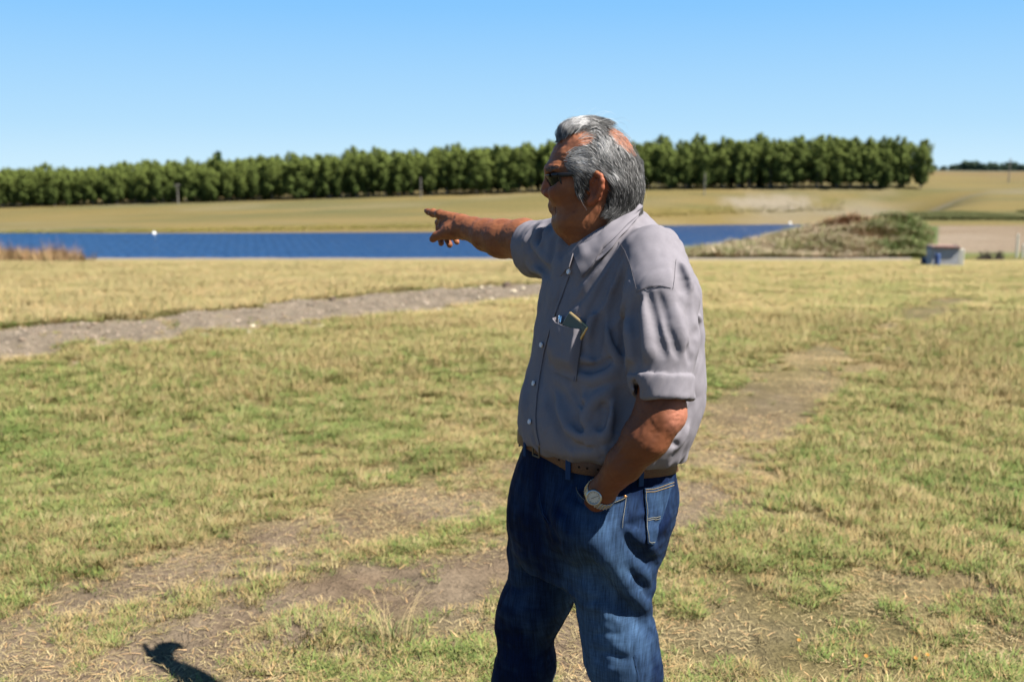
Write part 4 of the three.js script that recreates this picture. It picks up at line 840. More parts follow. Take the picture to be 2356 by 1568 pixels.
// ----- belt: a strap laid round the waist
const ringAt = (ang, rise) => { // point on the trousers at a bearing round the waist
  const c = hips.axis(1.0), dx = sin(ang), dz = cos(ang), y = beltAt(c[0] + dx * 0.19, c[1] + dz * 0.19) + rise;
  let r = 0.32; for (let i = 0; i < 60; i++) { const d = trouserBase(c[0] + dx * r, min(y, 1.0), c[1] + dz * r); if (d < 0.0004) break; r -= d * 0.7; }
  return [c[0] + dx * r, y, c[1] + dz * r];
};
{
  const N = 120, rows = [-0.0165, -0.0145, 0, 0.0145, 0.0165], pos = [], idx = [], uv = [];
  const W = rows.length;
  for (let i = 0; i <= N; i++) {
    const a = i / N * 2 * PI, c = hips.axis(1.0);
    rows.forEach((h, k) => { const p = ringAt(a, h), l = hypot(p[0] - c[0], p[2] - c[1]), o = (k === 0 || k === W - 1 ? 0.0035 : 0.0062) / l; pos.push(p[0] + (p[0] - c[0]) * o, p[1], p[2] + (p[2] - c[1]) * o); uv.push(i / N * 12, (h + 0.0165) / 0.033); });
    if (i < N) for (let k = 0; k < W - 1; k++) { const b = i * W + k; idx.push(b, b + W, b + 1, b + 1, b + W, b + W + 1); }
  }
  const tex = canvasTex(512, 64, (c, w, h) => { c.fillStyle = '#48260f'; c.fillRect(0, 0, w, h); const r = mulberry(4); for (let i = 0; i < 900; i++) { c.fillStyle = r() < 0.5 ? 'rgba(40,20,10,0.25)' : 'rgba(160,100,55,0.2)'; c.fillRect(r() * w, r() * h, 2 + r() * 12, 1 + r() * 2); } });
  const belt = worn_('belt', geo(pos, idx, { uv }), phys([0.9, 0.9, 0.9], 0.55, { map: tex }));
  const facing = (vx) => { let best = 0, bd = 9; for (let i = 0; i < 400; i++) { const a = -1.9 + i / 400 * 3.4, p = ringAt(a, 0), d = abs(1178 + F * p[0] / (p[2] * -CP + (EYE - p[1]) * SP) - vx); if (d < bd) { bd = d; best = a; } } return best; };
  const place = (g, ang, lift) => { const p = ringAt(ang, 0), c = hips.axis(p[1]), n = V([p[0] - c[0], 0, p[2] - c[1]]).normalize(); g.applyQuaternion(new THREE.Quaternion().setFromUnitVectors(new THREE.Vector3(0, 0, 1), n)); g.translate(p[0] + n.x * lift, p[1] + n.y * lift, p[2] + n.z * lift); return g; };
  for (const vx of [1272, 1290, 1334, 1352, 1375]) worn_('punch_hole', place(new THREE.CylinderGeometry(0.0026, 0.0026, 0.002, 12).rotateX(PI / 2), facing(vx), 0.006), std([0.02, 0.012, 0.008], 0.9), belt);
  worn_('buckle', place(mergeGeometries([[0, 0.017, 0.026, 0.003], [0, -0.017, 0.026, 0.003], [0.012, 0, 0.003, 0.034], [-0.012, 0, 0.003, 0.034], [0, 0, 0.024, 0.002]].map(([x, y, w, h]) => new RoundedBoxGeometry(w, h, 0.004, 2, 0.0015).translate(x, y, 0))), facing(1243), 0.011), std([0.12, 0.10, 0.075], 0.5, { metalness: 0.9 }), belt);
  for (const vx of [1311, 1216, 1470]) worn_('belt_loop', place(new RoundedBoxGeometry(0.012, 0.056, 0.004, 2, 0.0015).translate(0, -0.004, 0), facing(vx), 0.009), denimPlain, trousers);
  for (const a of [2.3, 3.3, 4.3]) worn_('belt_loop', place(new RoundedBoxGeometry(0.012, 0.056, 0.004, 2, 0.0015), a, 0.009), denimPlain, trousers);
}
// ----- shoes, on the ground below
for (const [leg, yaw] of [[legFar, 0.75], [legNear, 0.62]]) {
  const c = leg.axis(0.12), s = sin(yaw), k = cos(yaw), at = (fwd, side, y) => [c[0] - k * fwd - s * side * 0.6, y, c[1] + s * fwd - k * side * 0.6];
  const heel = cone(at(-0.06, 0, 0.062), 0.038, at(0.04, 0, 0.060), 0.043), vamp = cone(at(0.04, 0, 0.062), 0.043, at(0.155, 0, 0.043), 0.036), toe = ellip(at(0.15, 0, 0.036), [0.055, 0.034, 0.045], yaw), shaft = cone(at(-0.03, 0, 0.07), 0.042, at(-0.03, 0, 0.16), 0.046);
  const up = (x, y, z) => max(smin(smin(heel(x, y, z), vamp(x, y, z), 0.03), smin(toe(x, y, z), shaft(x, y, z), 0.03), 0.03), 0.012 - y);
  const sole = (x, y, z) => max(up(x, max(y, 0.03), z) - 0.006, y - 0.024, 0.001 - y);
  const box = box3([at(-0.1, 0, 0), at(0.22, 0, 0.18)], 0.07), shoe = worn_('shoe', (({ pos, idx }) => geo(pos, idx))(mesher(up, box[0], box[1], 0.006)), phys([0.05, 0.027, 0.015], 0.5));
  worn_('sole', (({ pos, idx }) => geo(pos, idx))(mesher(sole, box[0], box[1], 0.005)), std([0.025, 0.02, 0.018], 0.9), shoe);
}

// ---------------------------------------------------------------- the man's hair, glasses, watch; the telephone and pen in his pocket
const inPoly = (P, x, y) => { let s = false; for (let i = 0, n = P.length, j = n - 1; i < n; j = i++) if ((P[i][1] > y) !== (P[j][1] > y) && x < (P[j][0] - P[i][0]) * (y - P[i][1]) / (P[j][1] - P[i][1]) + P[i][0]) s = !s; return s; };
const polyNear = (P, x, y) => { let d = 1e9; for (let i = 0, n = P.length, j = n - 1; i < n; j = i++) { const a = P[i], b = P[j], ex = b[0] - a[0], ey = b[1] - a[1], t = clamp(((x - a[0]) * ex + (y - a[1]) * ey) / (ex * ex + ey * ey)); d = min(d, hypot(x - a[0] - ex * t, y - a[1] - ey * t)); } return inPoly(P, x, y) ? d : -d; };
const sideHair = [[405, 560], [425, 500], [490, 455], [560, 430], [640, 395], [700, 340], [745, 300], [800, 285], [850, 335], [930, 405], [1010, 462], [1080, 505], [1120, 520], [1180, 470], [1270, 520], [1280, 900], [1240, 1080], [1100, 1120], [1010, 1165], [930, 1150], [850, 1115], [800, 1040], [808, 960], [838, 880], [842, 800], [810, 715], [745, 690], [690, 725], [650, 770], [590, 800], [545, 870], [505, 830], [508, 760], [470, 690], [418, 640]];
const topHair = [[290, 400], [300, 280], [400, 180], [520, 120], [700, 80], [840, 110], [980, 200], [1100, 280], [1190, 420], [1165, 470], [1080, 322], [985, 242], [890, 205], [800, 225], [740, 255], [690, 290], [610, 262], [560, 262], [515, 300], [440, 330], [385, 372], [345, 392]];
const thinHair = [[520, 300], [620, 262], [700, 290], [800, 235], [900, 225], [1010, 290], [1100, 400], [1120, 480], [1000, 440], [900, 370], [800, 280], [720, 340], [620, 400], [540, 420]];
const earZone = [[650, 760], [690, 728], [745, 697], [800, 722], [836, 800], [826, 880], [790, 960], [740, 1010], [680, 1050], [640, 1040], [650, 900]];
const density = (cx, cy) => max(sstep(-22, 40, polyNear(sideHair, cx, cy)), sstep(-16, 26, polyNear(topHair, cx, cy)) * 0.9, inPoly(thinHair, cx, cy) ? 0.13 : 0);
const flow = [[340, 370, 0.25, -1], [380, 260, 0.8, -0.8], [480, 200, 1, -0.45], [620, 150, 1, -0.15], [760, 130, 1, 0.12], [900, 200, 1, 0.55], [1040, 290, 0.8, 0.9], [560, 290, 0.5, -0.7], [660, 280, 0.8, 0.1],
  [430, 560, 0.85, 0.05], [430, 620, 0.8, 0.5], [520, 500, 1, -0.15], [560, 640, 0.9, 0.45], [650, 440, 0.6, 0.75], [640, 560, 0.85, 0.5], [520, 780, 0.15, 1], [600, 750, 0.8, 0.6], [740, 320, 0.1, 1], [740, 480, 0.35, 1], [780, 620, 0.9, 0.55], [880, 660, 0.9, 0.8], [820, 760, 0.7, 0.9], [860, 420, 0.15, 1], [960, 540, 0.3, 1], [1060, 480, 0.5, 1], [1120, 600, 0.3, 1], [1040, 760, 0.25, 1], [920, 820, 0.5, 1], [880, 960, 0.3, 1], [1000, 950, 0.0, 1], [1150, 860, 0.1, 1], [1180, 980, -0.1, 1], [1090, 1040, -0.5, 0.8], [960, 1070, -0.7, 0.6], [880, 1090, -0.9, 0.45]];
const flowAt = (cx, cy) => { let x = 0, y = 0; for (const [a, b, u, v] of flow) { const w = 1 / ((cx - a) ** 2 + (cy - b) ** 2 + 900) ** 1.5; x += u * w; y += v * w; } const l = hypot(x, y) || 1; return [x / l, -y / l]; };
const bareHead = (x, y, z) => headCore(x, y, z);
const lightAt = (cx, cy) => { // how white the hair is
  let v = 0.30;
  v = mix(v, 0.75, exp(-(((cx - 430) / 130) ** 2 + ((cy - 240) / 90) ** 2)));
  v = mix(v, 0.62, exp(-(((cx - 500) / 110) ** 2 + ((cy - 560) / 90) ** 2)));
  v = mix(v, 0.55, exp(-(((cx - 780) / 130) ** 2 + ((cy - 400) / 130) ** 2)));
  v = mix(v, 0.78, exp(-(((cx - 810) / 110) ** 2 + ((cy - 660) / 60) ** 2)));
  v = mix(v, 0.13, exp(-(((cx - 1020) / 190) ** 2 + ((cy - 860) / 200) ** 2)));
  v = mix(v, 0.12, exp(-(((cx - 560) / 70) ** 2 + ((cy - 720) / 90) ** 2)));
  v = mix(v, 0.16, exp(-(((cx - 720) / 110) ** 2 + ((cy - 190) / 60) ** 2)));
  return v;
};
{
  const rnd = mulberry(77), pos = [], idx = [], color = [], normal = [];
  // a thin undercoat so that the scalp does not shine through
  const coat = mesher((x, y, z) => { const [cx, cy] = toC1(x, y), k = density(cx, cy); return bareHead(x, y, z) - (k > 0.3 ? 0.0042 * sstep(0.5, 0.95, k) : -0.004); }, A1(280, 1180, -0.115), [A1(1260, 70, 0)[0], A1(1260, 70, 0)[1], HZ + 0.115], 0.0032);
  const keep = []; for (let i = 0; i < coat.idx.length; i += 3) { let ok = true; for (let k = 0; k < 3; k++) { const v = coat.idx[i + k] * 3, [cx, cy] = toC1(coat.pos[v], coat.pos[v + 1]); if (density(cx, cy) < 0.75) ok = false; } if (ok) keep.push(coat.idx[i], coat.idx[i + 1], coat.idx[i + 2]); }
  const cg = geo(coat.pos, keep), cn = cg.attributes.normal.array;
  for (let i = 0; i < coat.pos.length; i += 3) { pos.push(coat.pos[i], coat.pos[i + 1], coat.pos[i + 2]); normal.push(cn[i], cn[i + 1], cn[i + 2]); const [cx, cy] = toC1(coat.pos[i], coat.pos[i + 1]), v = 0.02 + 0.16 * lightAt(cx, cy); color.push(v * 1.04, v, v * 0.97); }
  idx.push(...keep);
  const gr = (p) => grad(bareHead, p, 0.006);
  function strand(p, len, lift, width, shade, curlSeed, dir0) {
    let steps = 7; const side = [], pts = [], nn = []; let q = [...p], d = null;
    for (let s = 0; s <= steps; s++) {
      const [cx, cy] = toC1(q[0], q[1]); if (s > 2 && inPoly(earZone, cx, cy)) break;
      const n = gr(q), f = dir0 && s < 2 ? dir0 : flowAt(cx, cy), wob = 0.35 * noise3(q[0] * 70 + curlSeed, q[1] * 70, q[2] * 70);
      let u = [f[0] + wob * -f[1], f[1] + wob * f[0], 0.25 * noise3(q[0] * 50, q[1] * 50 + curlSeed, q[2] * 50) + (abs(q[2] - HZ) < 0.05 ? 0 : 0)];
      const dn = u[0] * n[0] + u[1] * n[1] + u[2] * n[2]; u = u.map((v, k) => v - n[k] * dn);
      const l = hypot(...u) || 1; u = u.map((v) => v / l); d = d ? d.map((v, k) => 0.45 * v + 0.55 * u[k]) : u;
      const h = 0.003 + lift * sstep(0, 1, s / steps * 1.3) * (1 - 0.5 * (s / steps) ** 2), dist = bareHead(q[0], q[1], q[2]);
      q = q.map((v, k) => v + n[k] * (h - dist));
      const b = [n[1] * d[2] - n[2] * d[1], n[2] * d[0] - n[0] * d[2], n[0] * d[1] - n[1] * d[0]], bl = hypot(...b) || 1;
      pts.push([...q]); nn.push(n); side.push(b.map((v) => v / bl));
      q = q.map((v, k) => v + d[k] * len / steps);
    }
    steps = pts.length - 1;
    const o = pos.length / 3;
    pts.forEach((a, s) => {
      const w = width * (1 - 0.75 * (s / steps) ** 2), b = side[s], n = nn[s];
      pos.push(a[0] - b[0] * w, a[1] - b[1] * w, a[2] - b[2] * w, a[0] + b[0] * w, a[1] + b[1] * w, a[2] + b[2] * w);
      for (const g of [-0.5, 0.5]) { const v = [n[0] + b[0] * g, n[1] + b[1] * g, n[2] + b[2] * g], l = hypot(...v); normal.push(v[0] / l, v[1] / l, v[2] / l); color.push(shade * 1.02, shade, shade * 0.98); }
      if (s < steps) { const e = o + 2 * s; idx.push(e, e + 2, e + 1, e + 1, e + 2, e + 3); }
    });
  }
  const roots = mesher(bareHead, A1(280, 1190, -0.115), [A1(1260, 70, 0)[0], A1(1260, 70, 0)[1], HZ + 0.115], 0.0042).pos;
  const tri = roots.length / 3;
  for (let made = 0, tries = 0; made < 24000 && tries < 300000; tries++) {
    const i = 3 * floor(rnd() * tri), p = [roots[i] + (rnd() - 0.5) * 0.005, roots[i + 1] + (rnd() - 0.5) * 0.005, roots[i + 2] + (rnd() - 0.5) * 0.005], [cx, cy] = toC1(p[0], p[1]);
    if (p[2] < HZ - 0.05 && rnd() < 0.6) continue;
    const k = density(cx, cy); if (rnd() > k) continue;
    const clump = 0.5 + 0.5 * noise3(p[0] * 120, p[1] * 120, p[2] * 120 + 4), light = clamp(lightAt(cx, cy) * (0.45 + 1.0 * clump) + 0.18 * (rnd() - 0.5) + (rnd() < 0.10 ? 0.3 : 0) - (rnd() < 0.2 ? 0.2 : 0), 0.02, 1);
    const shade = (0.010 + 0.60 * light * light + 0.09 * light) * mix(1, 0.6, sstep(700, 900, cy)), low = sstep(950, 1080, cy), front = sstep(480, 340, cx) * sstep(420, 330, cy);
    strand(p, mix(0.030, 0.020, low) * (cx > 780 && cy < 420 ? 0.55 : 1) * (0.7 + 0.6 * rnd()), (0.004 + 0.005 * rnd() + 0.005 * low + 0.004 * front + 0.003 * clump) * (k < 0.2 ? 0.5 : 1), k < 0.2 ? 0.00025 : 0.0003 + 0.00035 * rnd(), shade, rnd() * 40);
    made++;
  }
  for (let q = 0; q < 160; q++) { // stray hairs that stand off the head
    const i = 3 * floor(rnd() * tri), p = [roots[i], roots[i + 1], roots[i + 2]], [cx, cy] = toC1(p[0], p[1]);
    if (density(cx, cy) < 0.4 || cy > 1120) continue;
    strand(p, 0.045 + 0.02 * rnd(), 0.014 + 0.016 * rnd(), 0.00035, 0.12 + 0.2 * rnd(), rnd() * 40);
  }
  worn_('hair', geo(pos, idx, { color, normal }), phys([1, 1, 1], 0.7, { vertexColors: true, specularIntensity: 0.3 }));
  // eyebrows
  for (const sd of [1, -1]) { const eb = [], ei = [], ec = []; for (let q = 0; q < 130; q++) {
    const t = rnd(), c = A1(mix(236, 345, t), mix(676, 648, t) + (rnd() - 0.5) * 22, 0), z = mix(0.012, 0.052, t) + (rnd() - 0.5) * 0.004, p = [c[0] - 0.004, c[1], HZ + sd * (z + 0.01)];
    let s = p; for (let it = 0; it < 4; it++) { const d = head(...s), n = grad(head, s, 0.003); s = s.map((v, k) => v - n[k] * (d - 0.001)); }
    const n = grad(head, s, 0.003), e = [s[0] + 0.008 + n[0] * 0.003, s[1] + 0.002 - 0.004 * t + n[1] * 0.003, s[2] + sd * 0.003 + n[2] * 0.003], o = eb.length / 3;
    eb.push(s[0], s[1] - 0.0006, s[2], s[0], s[1] + 0.0006, s[2], ...e); ei.push(o, o + 1, o + 2); const v = 0.02 + 0.10 * rnd() * rnd(); for (let k = 0; k < 3; k++) ec.push(v, v, v);
  }
  worn_('eyebrow', geo(eb, ei, { color: ec }), std([1, 1, 1], 0.7, { vertexColors: true })); }
}
// ----- sunglasses
{
  const s = group('sunglasses', [0, 0, 0], person), frame = phys([0.004, 0.004, 0.005], 0.38, { specularIntensity: 0.5 }), dark = phys([0.006, 0.007, 0.009], 0.12, { specularIntensity: 0.10 });
  for (const sd of [1, -1]) {
    const tp = [[262, 735, 0.062], [330, 728, 0.0735], [420, 724, 0.0785], [500, 718, 0.0795], [600, 722, 0.0800], [690, 735, 0.0785]].map(([x, y, z]) => { const a = A1(x, y, 0); return [a[0], a[1], HZ + sd * z]; });
    const c = new THREE.CatmullRomCurve3(tp.map(V)), sh = new THREE.Shape(); sh.absellipse(0, 0, 0.0048, 0.0016, 0, 2 * PI);
    const flat_ = [], ii = [], N = 30;
    for (let i = 0; i <= N; i++) { const p = c.getPoint(i / N), h = mix(0.0056, 0.0034, i / N); for (let k = 0; k < 10; k++) { const a = k / 10 * 2 * PI; flat_.push(p.x, p.y + sin(a) * h, p.z + sd * cos(a) * 0.0017); if (i < N) { const q = i * 10 + k, r = i * 10 + (k + 1) % 10; ii.push(q, r, q + 10, r, r + 10, q + 10); } } }
    worn_('temple', geo(flat_, ii), frame, s);
    // a wrapped lens: part of an upright barrel round the face
    const P = [], I = [], nu = 18, nv = 12, xf = A1(212, 0, 0)[0], yT = A1(0, 730, 0)[1], yB = A1(0, 900, 0)[1];
    for (const o of [0, 0.0022]) for (let j = 0; j <= nv; j++) for (let i = 0; i <= nu; i++) {
      const u = i / nu, v = j / nv, z = mix(0.010, 0.066, u), round = 1 - 0.16 * (2 * u - 1) ** 4, y = mix(yT, yB, 0.5 + (v - 0.5) * round) ;
      const x = xf + 4.6 * z * z + 38 * z ** 4 * 8 + 0.010 * (v - 0.15) * 1.2 + 0.002;
      P.push(x + o, y + (u > 0.75 ? (u - 0.75) * 0.012 * (v > 0.5 ? 1 : 0) : 0), HZ + sd * z);
    }
    const w = nu + 1, K = w * (nv + 1);
    for (let j = 0; j < nv; j++) for (let i = 0; i < nu; i++) { const a = j * w + i; I.push(a, a + 1, a + w, a + 1, a + w + 1, a + w, K + a, K + a + w, K + a + 1, K + a + 1, K + a + w, K + a + w + 1); }
    worn_('lens', geo(P, I), dark, s);
    const rim = []; for (let i = 0; i <= nu; i += 2) rim.push([0, i]); for (let j = 2; j <= nv; j += 2) rim.push([j, nu]); for (let i = nu - 2; i >= 0; i -= 2) rim.push([nv, i]); for (let j = nv - 2; j > 0; j -= 2) rim.push([j, 0]);
    worn_('rim', tube(rim.map(([j, i]) => { const a = (j * w + i) * 3; return [P[a] + 0.001, P[a + 1], P[a + 2]]; }), 0.0019, 6, true), frame, s);
    const hinge = [[...A1(252, 735, 0).slice(0, 2), HZ + sd * 0.0655], tp[0], tp[1]];
    worn_('hinge', tube(hinge, 0.0035, 8), frame, s);
  }
  const b = A1(222, 740, 0); worn_('bridge', tube([[b[0] + 0.003, b[1], HZ - 0.012], [b[0] - 0.001, b[1] + 0.002, HZ], [b[0] + 0.003, b[1], HZ + 0.012]], 0.002, 8), frame, s);
}
// ----- wristwatch
{
  const w = group('wristwatch', [0, 0, 0], person), steel = phys([0.36, 0.355, 0.34], 0.30, { metalness: 1 }), ax = axisOf(M(1437, 1066, 0.272), wristL);
  const p = hit(leftBase, ...C5(474, 772)), n = V([-0.22, 0.10, 0.97]).normalize(), along_ = V(ax), up = along_.clone().addScaledVector(n, -along_.dot(n)).normalize().negate(), right = new THREE.Vector3().crossVectors(up, n);
  const basis = new THREE.Matrix4().makeBasis(right, n, up.clone().negate()).setPosition(p[0] + n.x * 0.004, p[1] + n.y * 0.004, p[2] + n.z * 0.004);
  const put = (name, g, m) => worn_(name, g.applyMatrix4(basis), m, w);
  put('case', new THREE.LatheGeometry([[0.0001, -0.006], [0.0150, -0.006], [0.0172, -0.003], [0.0172, 0.001], [0.0158, 0.0034], [0.0138, 0.0042], [0.0128, 0.0030], [0.0124, 0.0018]].map(([x, y]) => new THREE.Vector2(x, y)), 40), steel);
  const dialTex = canvasTex(256, 256, (c, W) => {
    c.fillStyle = '#a9a69c'; c.fillRect(0, 0, W, W); c.translate(W / 2, W / 2);
    for (let i = 0; i < 60; i++) { c.save(); c.rotate(i / 60 * 2 * PI); c.fillStyle = '#3c3a36'; if (i % 5) c.fillRect(-1, -118, 2, 8); else c.fillRect(-4, -118, 8, 24); c.restore(); }
    c.strokeStyle = '#6c6a62'; c.lineWidth = 2; for (const [x, y, r] of [[0, 50, 22], [46, 0, 0.01]]) { c.beginPath(); c.arc(x, y, r, 0, 2 * PI); c.stroke(); }
  }, true, false);
  put('dial', new THREE.CircleGeometry(0.0125, 40).rotateX(-PI / 2).translate(0, 0.0012, 0), phys([1, 1, 1], 0.35, { map: dialTex, metalness: 0.3 }));
  const hand = (len, wd, ang, h) => new THREE.BoxGeometry(wd, 0.0004, len).translate(0, 0, -len / 2 + 0.0015).rotateY(ang).translate(0, h, 0);
  put('watch_hand', hand(0.0070, 0.0011, 2.6, 0.0017), std([0.06, 0.06, 0.06], 0.4)); put('watch_hand', hand(0.0102, 0.0009, -0.5, 0.0022), std([0.06, 0.06, 0.06], 0.4));
  put('crown', new THREE.CylinderGeometry(0.0022, 0.0022, 0.004, 12).rotateX(PI / 2).translate(0, -0.001, -0.0185), steel);
  // bracelet links round the wrist, in the plane across the arm
  const c = wristL.map((v, k) => v + ax[k] * 0.006), e1 = n.clone().addScaledVector(along_, -n.dot(along_)).normalize(), e2 = new THREE.Vector3().crossVectors(along_, e1);
  const wc = V(p).addScaledVector(along_, -V(p).sub(V(c)).dot(along_)), link = new RoundedBoxGeometry(0.0175, 0.0034, 0.0072, 2, 0.001);
  for (let i = 0; i < 26; i++) {
    const a = 0.58 + i / 25 * (2 * PI - 1.16); let r = 0.05; const o = V(p).addScaledVector(n, -0.027), d = e1.clone().multiplyScalar(cos(a)).addScaledVector(e2, sin(a));
    for (let k = 0; k < 40; k++) { const q = o.clone().addScaledVector(d, r), f = leftBase(q.x, q.y, q.z); if (abs(f - 0.002) < 0.0003) break; r -= (f - 0.002) * 0.7; }
    const t = new THREE.Vector3().crossVectors(d, along_), m = new THREE.Matrix4().makeBasis(along_, d, t.negate()).setPosition(o.addScaledVector(d, r));
    worn_('bracelet_link', link.clone().applyMatrix4(m), steel, w);
  }
}
// ----- what stands in his shirt pocket
{
  const c = hit(shirtShape, ...C3(497, 735)), n = grad(shirtShape, c, 0.02), ph = group('mobile_phone', c.map((v, k) => v + n[k] * 0.0080));
  tag(ph, 'black mobile phone with a golden edge sticking out of the shirt pocket', 'phone');
  const a = M(...C3(452, 668), 0.25), b = M(...C3(550, 722), 0.25), across = V(b).sub(V(a)).normalize(), nn = V(n), x = across.addScaledVector(nn, -across.dot(nn)).normalize(), y = new THREE.Vector3().crossVectors(nn, x);
  const turn = new THREE.Matrix4().makeBasis(x, y, nn), q = new THREE.Quaternion().setFromRotationMatrix(turn);
  ph.quaternion.copy(q);
  obj('case', new RoundedBoxGeometry(0.061, 0.058, 0.0080, 4, 0.0038).translate(0.003, -0.009, 0), phys([0.42, 0.31, 0.15], 0.32, { metalness: 0.7 }), ph);
  obj('screen', new RoundedBoxGeometry(0.055, 0.052, 0.003, 3, 0.0014).translate(0.002, -0.009, 0.0034), phys([0.075, 0.060, 0.036], 0.25, { metalness: 0.4 }), ph);
  const c2 = hit(shirtShape, ...C3(420, 690)), n2 = grad(shirtShape, c2, 0.02), pen = group('pen', c2.map((v, k) => v + n2[k] * 0.0055 - (k === 1 ? 0.006 : 0)));
  tag(pen, 'silver pen clipped beside the phone in the shirt pocket', 'pen');
  pen.quaternion.copy(q); pen.rotateZ(0.5);
  const chrome = phys([0.72, 0.74, 0.78], 0.15, { metalness: 1 });
  obj('barrel', new THREE.CylinderGeometry(0.0042, 0.0040, 0.034, 14).translate(0, -0.016, 0), phys([0.02, 0.02, 0.025], 0.3), pen);
  obj('cap', new THREE.LatheGeometry([[0.0001, 0.012], [0.003, 0.0115], [0.0044, 0.009], [0.0046, -0.002], [0.0042, -0.004]].map(([u, v]) => new THREE.Vector2(u, v)), 16), chrome, pen);
  obj('clip', new RoundedBoxGeometry(0.0034, 0.040, 0.0018, 2, 0.0008).translate(0, -0.008, 0.0062), chrome, pen);
}

// ---------------------------------------------------------------- the plantation across the lake
const leafMat = phys([1, 1, 1], 0.75, { vertexColors: true, specularIntensity: 0.12 });
const barkMat = std([0.15, 0.135, 0.115], 0.95);
function crownGeo(rnd, height, width, low, leaves, size, tone) { // leaf-sized faces in clumps round a stem
  const clumps = [], n = 34 + floor(rnd() * 8);
  for (let i = 0; i < n; i++) {
    const t = (i + rnd() * 0.9) / n, y = mix(low, height - 0.7, t), prof = curve([[0, 0.6], [0.2, 0.92], [0.5, 1.0], [0.82, 0.92], [1, 0.5]], t), a = i * 2.4 + rnd() * 1.2, d = width * prof * (0.14 + 0.52 * rnd());
    clumps.push([cos(a) * d, y, sin(a) * d, width * prof * (0.20 + 0.14 * rnd()), (0.55 + 0.5 * rnd()), 0.82 + 0.36 * rnd()]);
  }
  const pos = [], idx = [], color = [], normal = [];
  for (let q = 0; q < leaves; q++) {
    const c = clumps[floor(rnd() * n)]; let u = rnd() * 2 - 1, a = rnd() * 6.283, s = sqrt(1 - u * u), r = Math.pow(rnd(), 0.5) * (rnd() < 0.2 ? 1.35 : 1);
    const d = [s * cos(a), u, s * sin(a)], p = [c[0] + d[0] * c[3] * r, c[1] + d[1] * c[3] * c[4] * 1.75 * r, c[2] + d[2] * c[3] * r];
    const t1 = new THREE.Vector3(rnd() - 0.5, (rnd() - 0.5) * 0.8, rnd() - 0.5).normalize(), nn = new THREE.Vector3(d[0] + (rnd() - 0.5) * 1.1, d[1] + 0.35 + (rnd() - 0.5) * 0.9, d[2] + (rnd() - 0.5) * 1.1).normalize(), t2 = new THREE.Vector3().crossVectors(nn, t1).normalize();
    t1.crossVectors(t2, nn); const w = size * (0.6 + 0.7 * rnd()), h = w * 0.55, o = pos.length / 3;
    for (const [i, j] of [[-w, 0], [0, -h], [w, 0], [0, h]]) { pos.push(p[0] + t1.x * i + t2.x * j, p[1] + t1.y * i + t2.y * j, p[2] + t1.z * i + t2.z * j); normal.push(nn.x, nn.y, nn.z); }
    idx.push(o, o + 1, o + 2, o, o + 2, o + 3);
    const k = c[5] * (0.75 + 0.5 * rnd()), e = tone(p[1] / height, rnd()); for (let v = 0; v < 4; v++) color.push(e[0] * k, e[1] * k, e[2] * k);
  }
  return geo(pos, idx, { color, normal });
}
function trunkGeo(rnd, height, r, low) {
  const parts = [], pts = []; let x = 0, z = 0;
  for (let i = 0; i <= 5; i++) { pts.push([x, i / 5 * height * 0.86, z]); x += (rnd() - 0.5) * 0.16; z += (rnd() - 0.5) * 0.16; }
  const taper = (P, r0, r1, seg) => { const c = new THREE.CatmullRomCurve3(P.map(V)), g = new THREE.TubeGeometry(c, 8, 1, seg), a = g.attributes.position, v = new THREE.Vector3(), q = new THREE.Vector3(); for (let i = 0; i < a.count; i++) { const t = floor(i / (seg + 1)) / 8; c.getPointAt(t, q); v.fromBufferAttribute(a, i).sub(q).multiplyScalar(mix(r0, r1, t)).add(q); a.setXYZ(i, v.x, v.y, v.z); } g.computeVertexNormals(); return g; };
  parts.push(taper(pts, r, r * 0.25, 7));
  for (let i = 0; i < 7; i++) { const t = 0.25 + 0.6 * rnd(), y = t * height * 0.86, a = rnd() * 6.28, L = 0.7 + rnd() * 0.9, p = pts[floor(t * 5)]; parts.push(taper([[p[0], y, p[2]], [p[0] + cos(a) * L * 0.6, y + L * 0.5, p[2] + sin(a) * L * 0.6], [p[0] + cos(a) * L, y + L * 1.1, p[2] + sin(a) * L]], r * 0.4, r * 0.12, 5)); }
  return merged(parts);
}
const rowPoint = (t, back) => { const x = mix(-146, 97.5, t), z = -mix(267.5, 232.4, t), l = hypot(237, 34), nx = -34 / l * -1, nz = -237 / l; return [x + nx * back * -0.14, z + nz * back]; };
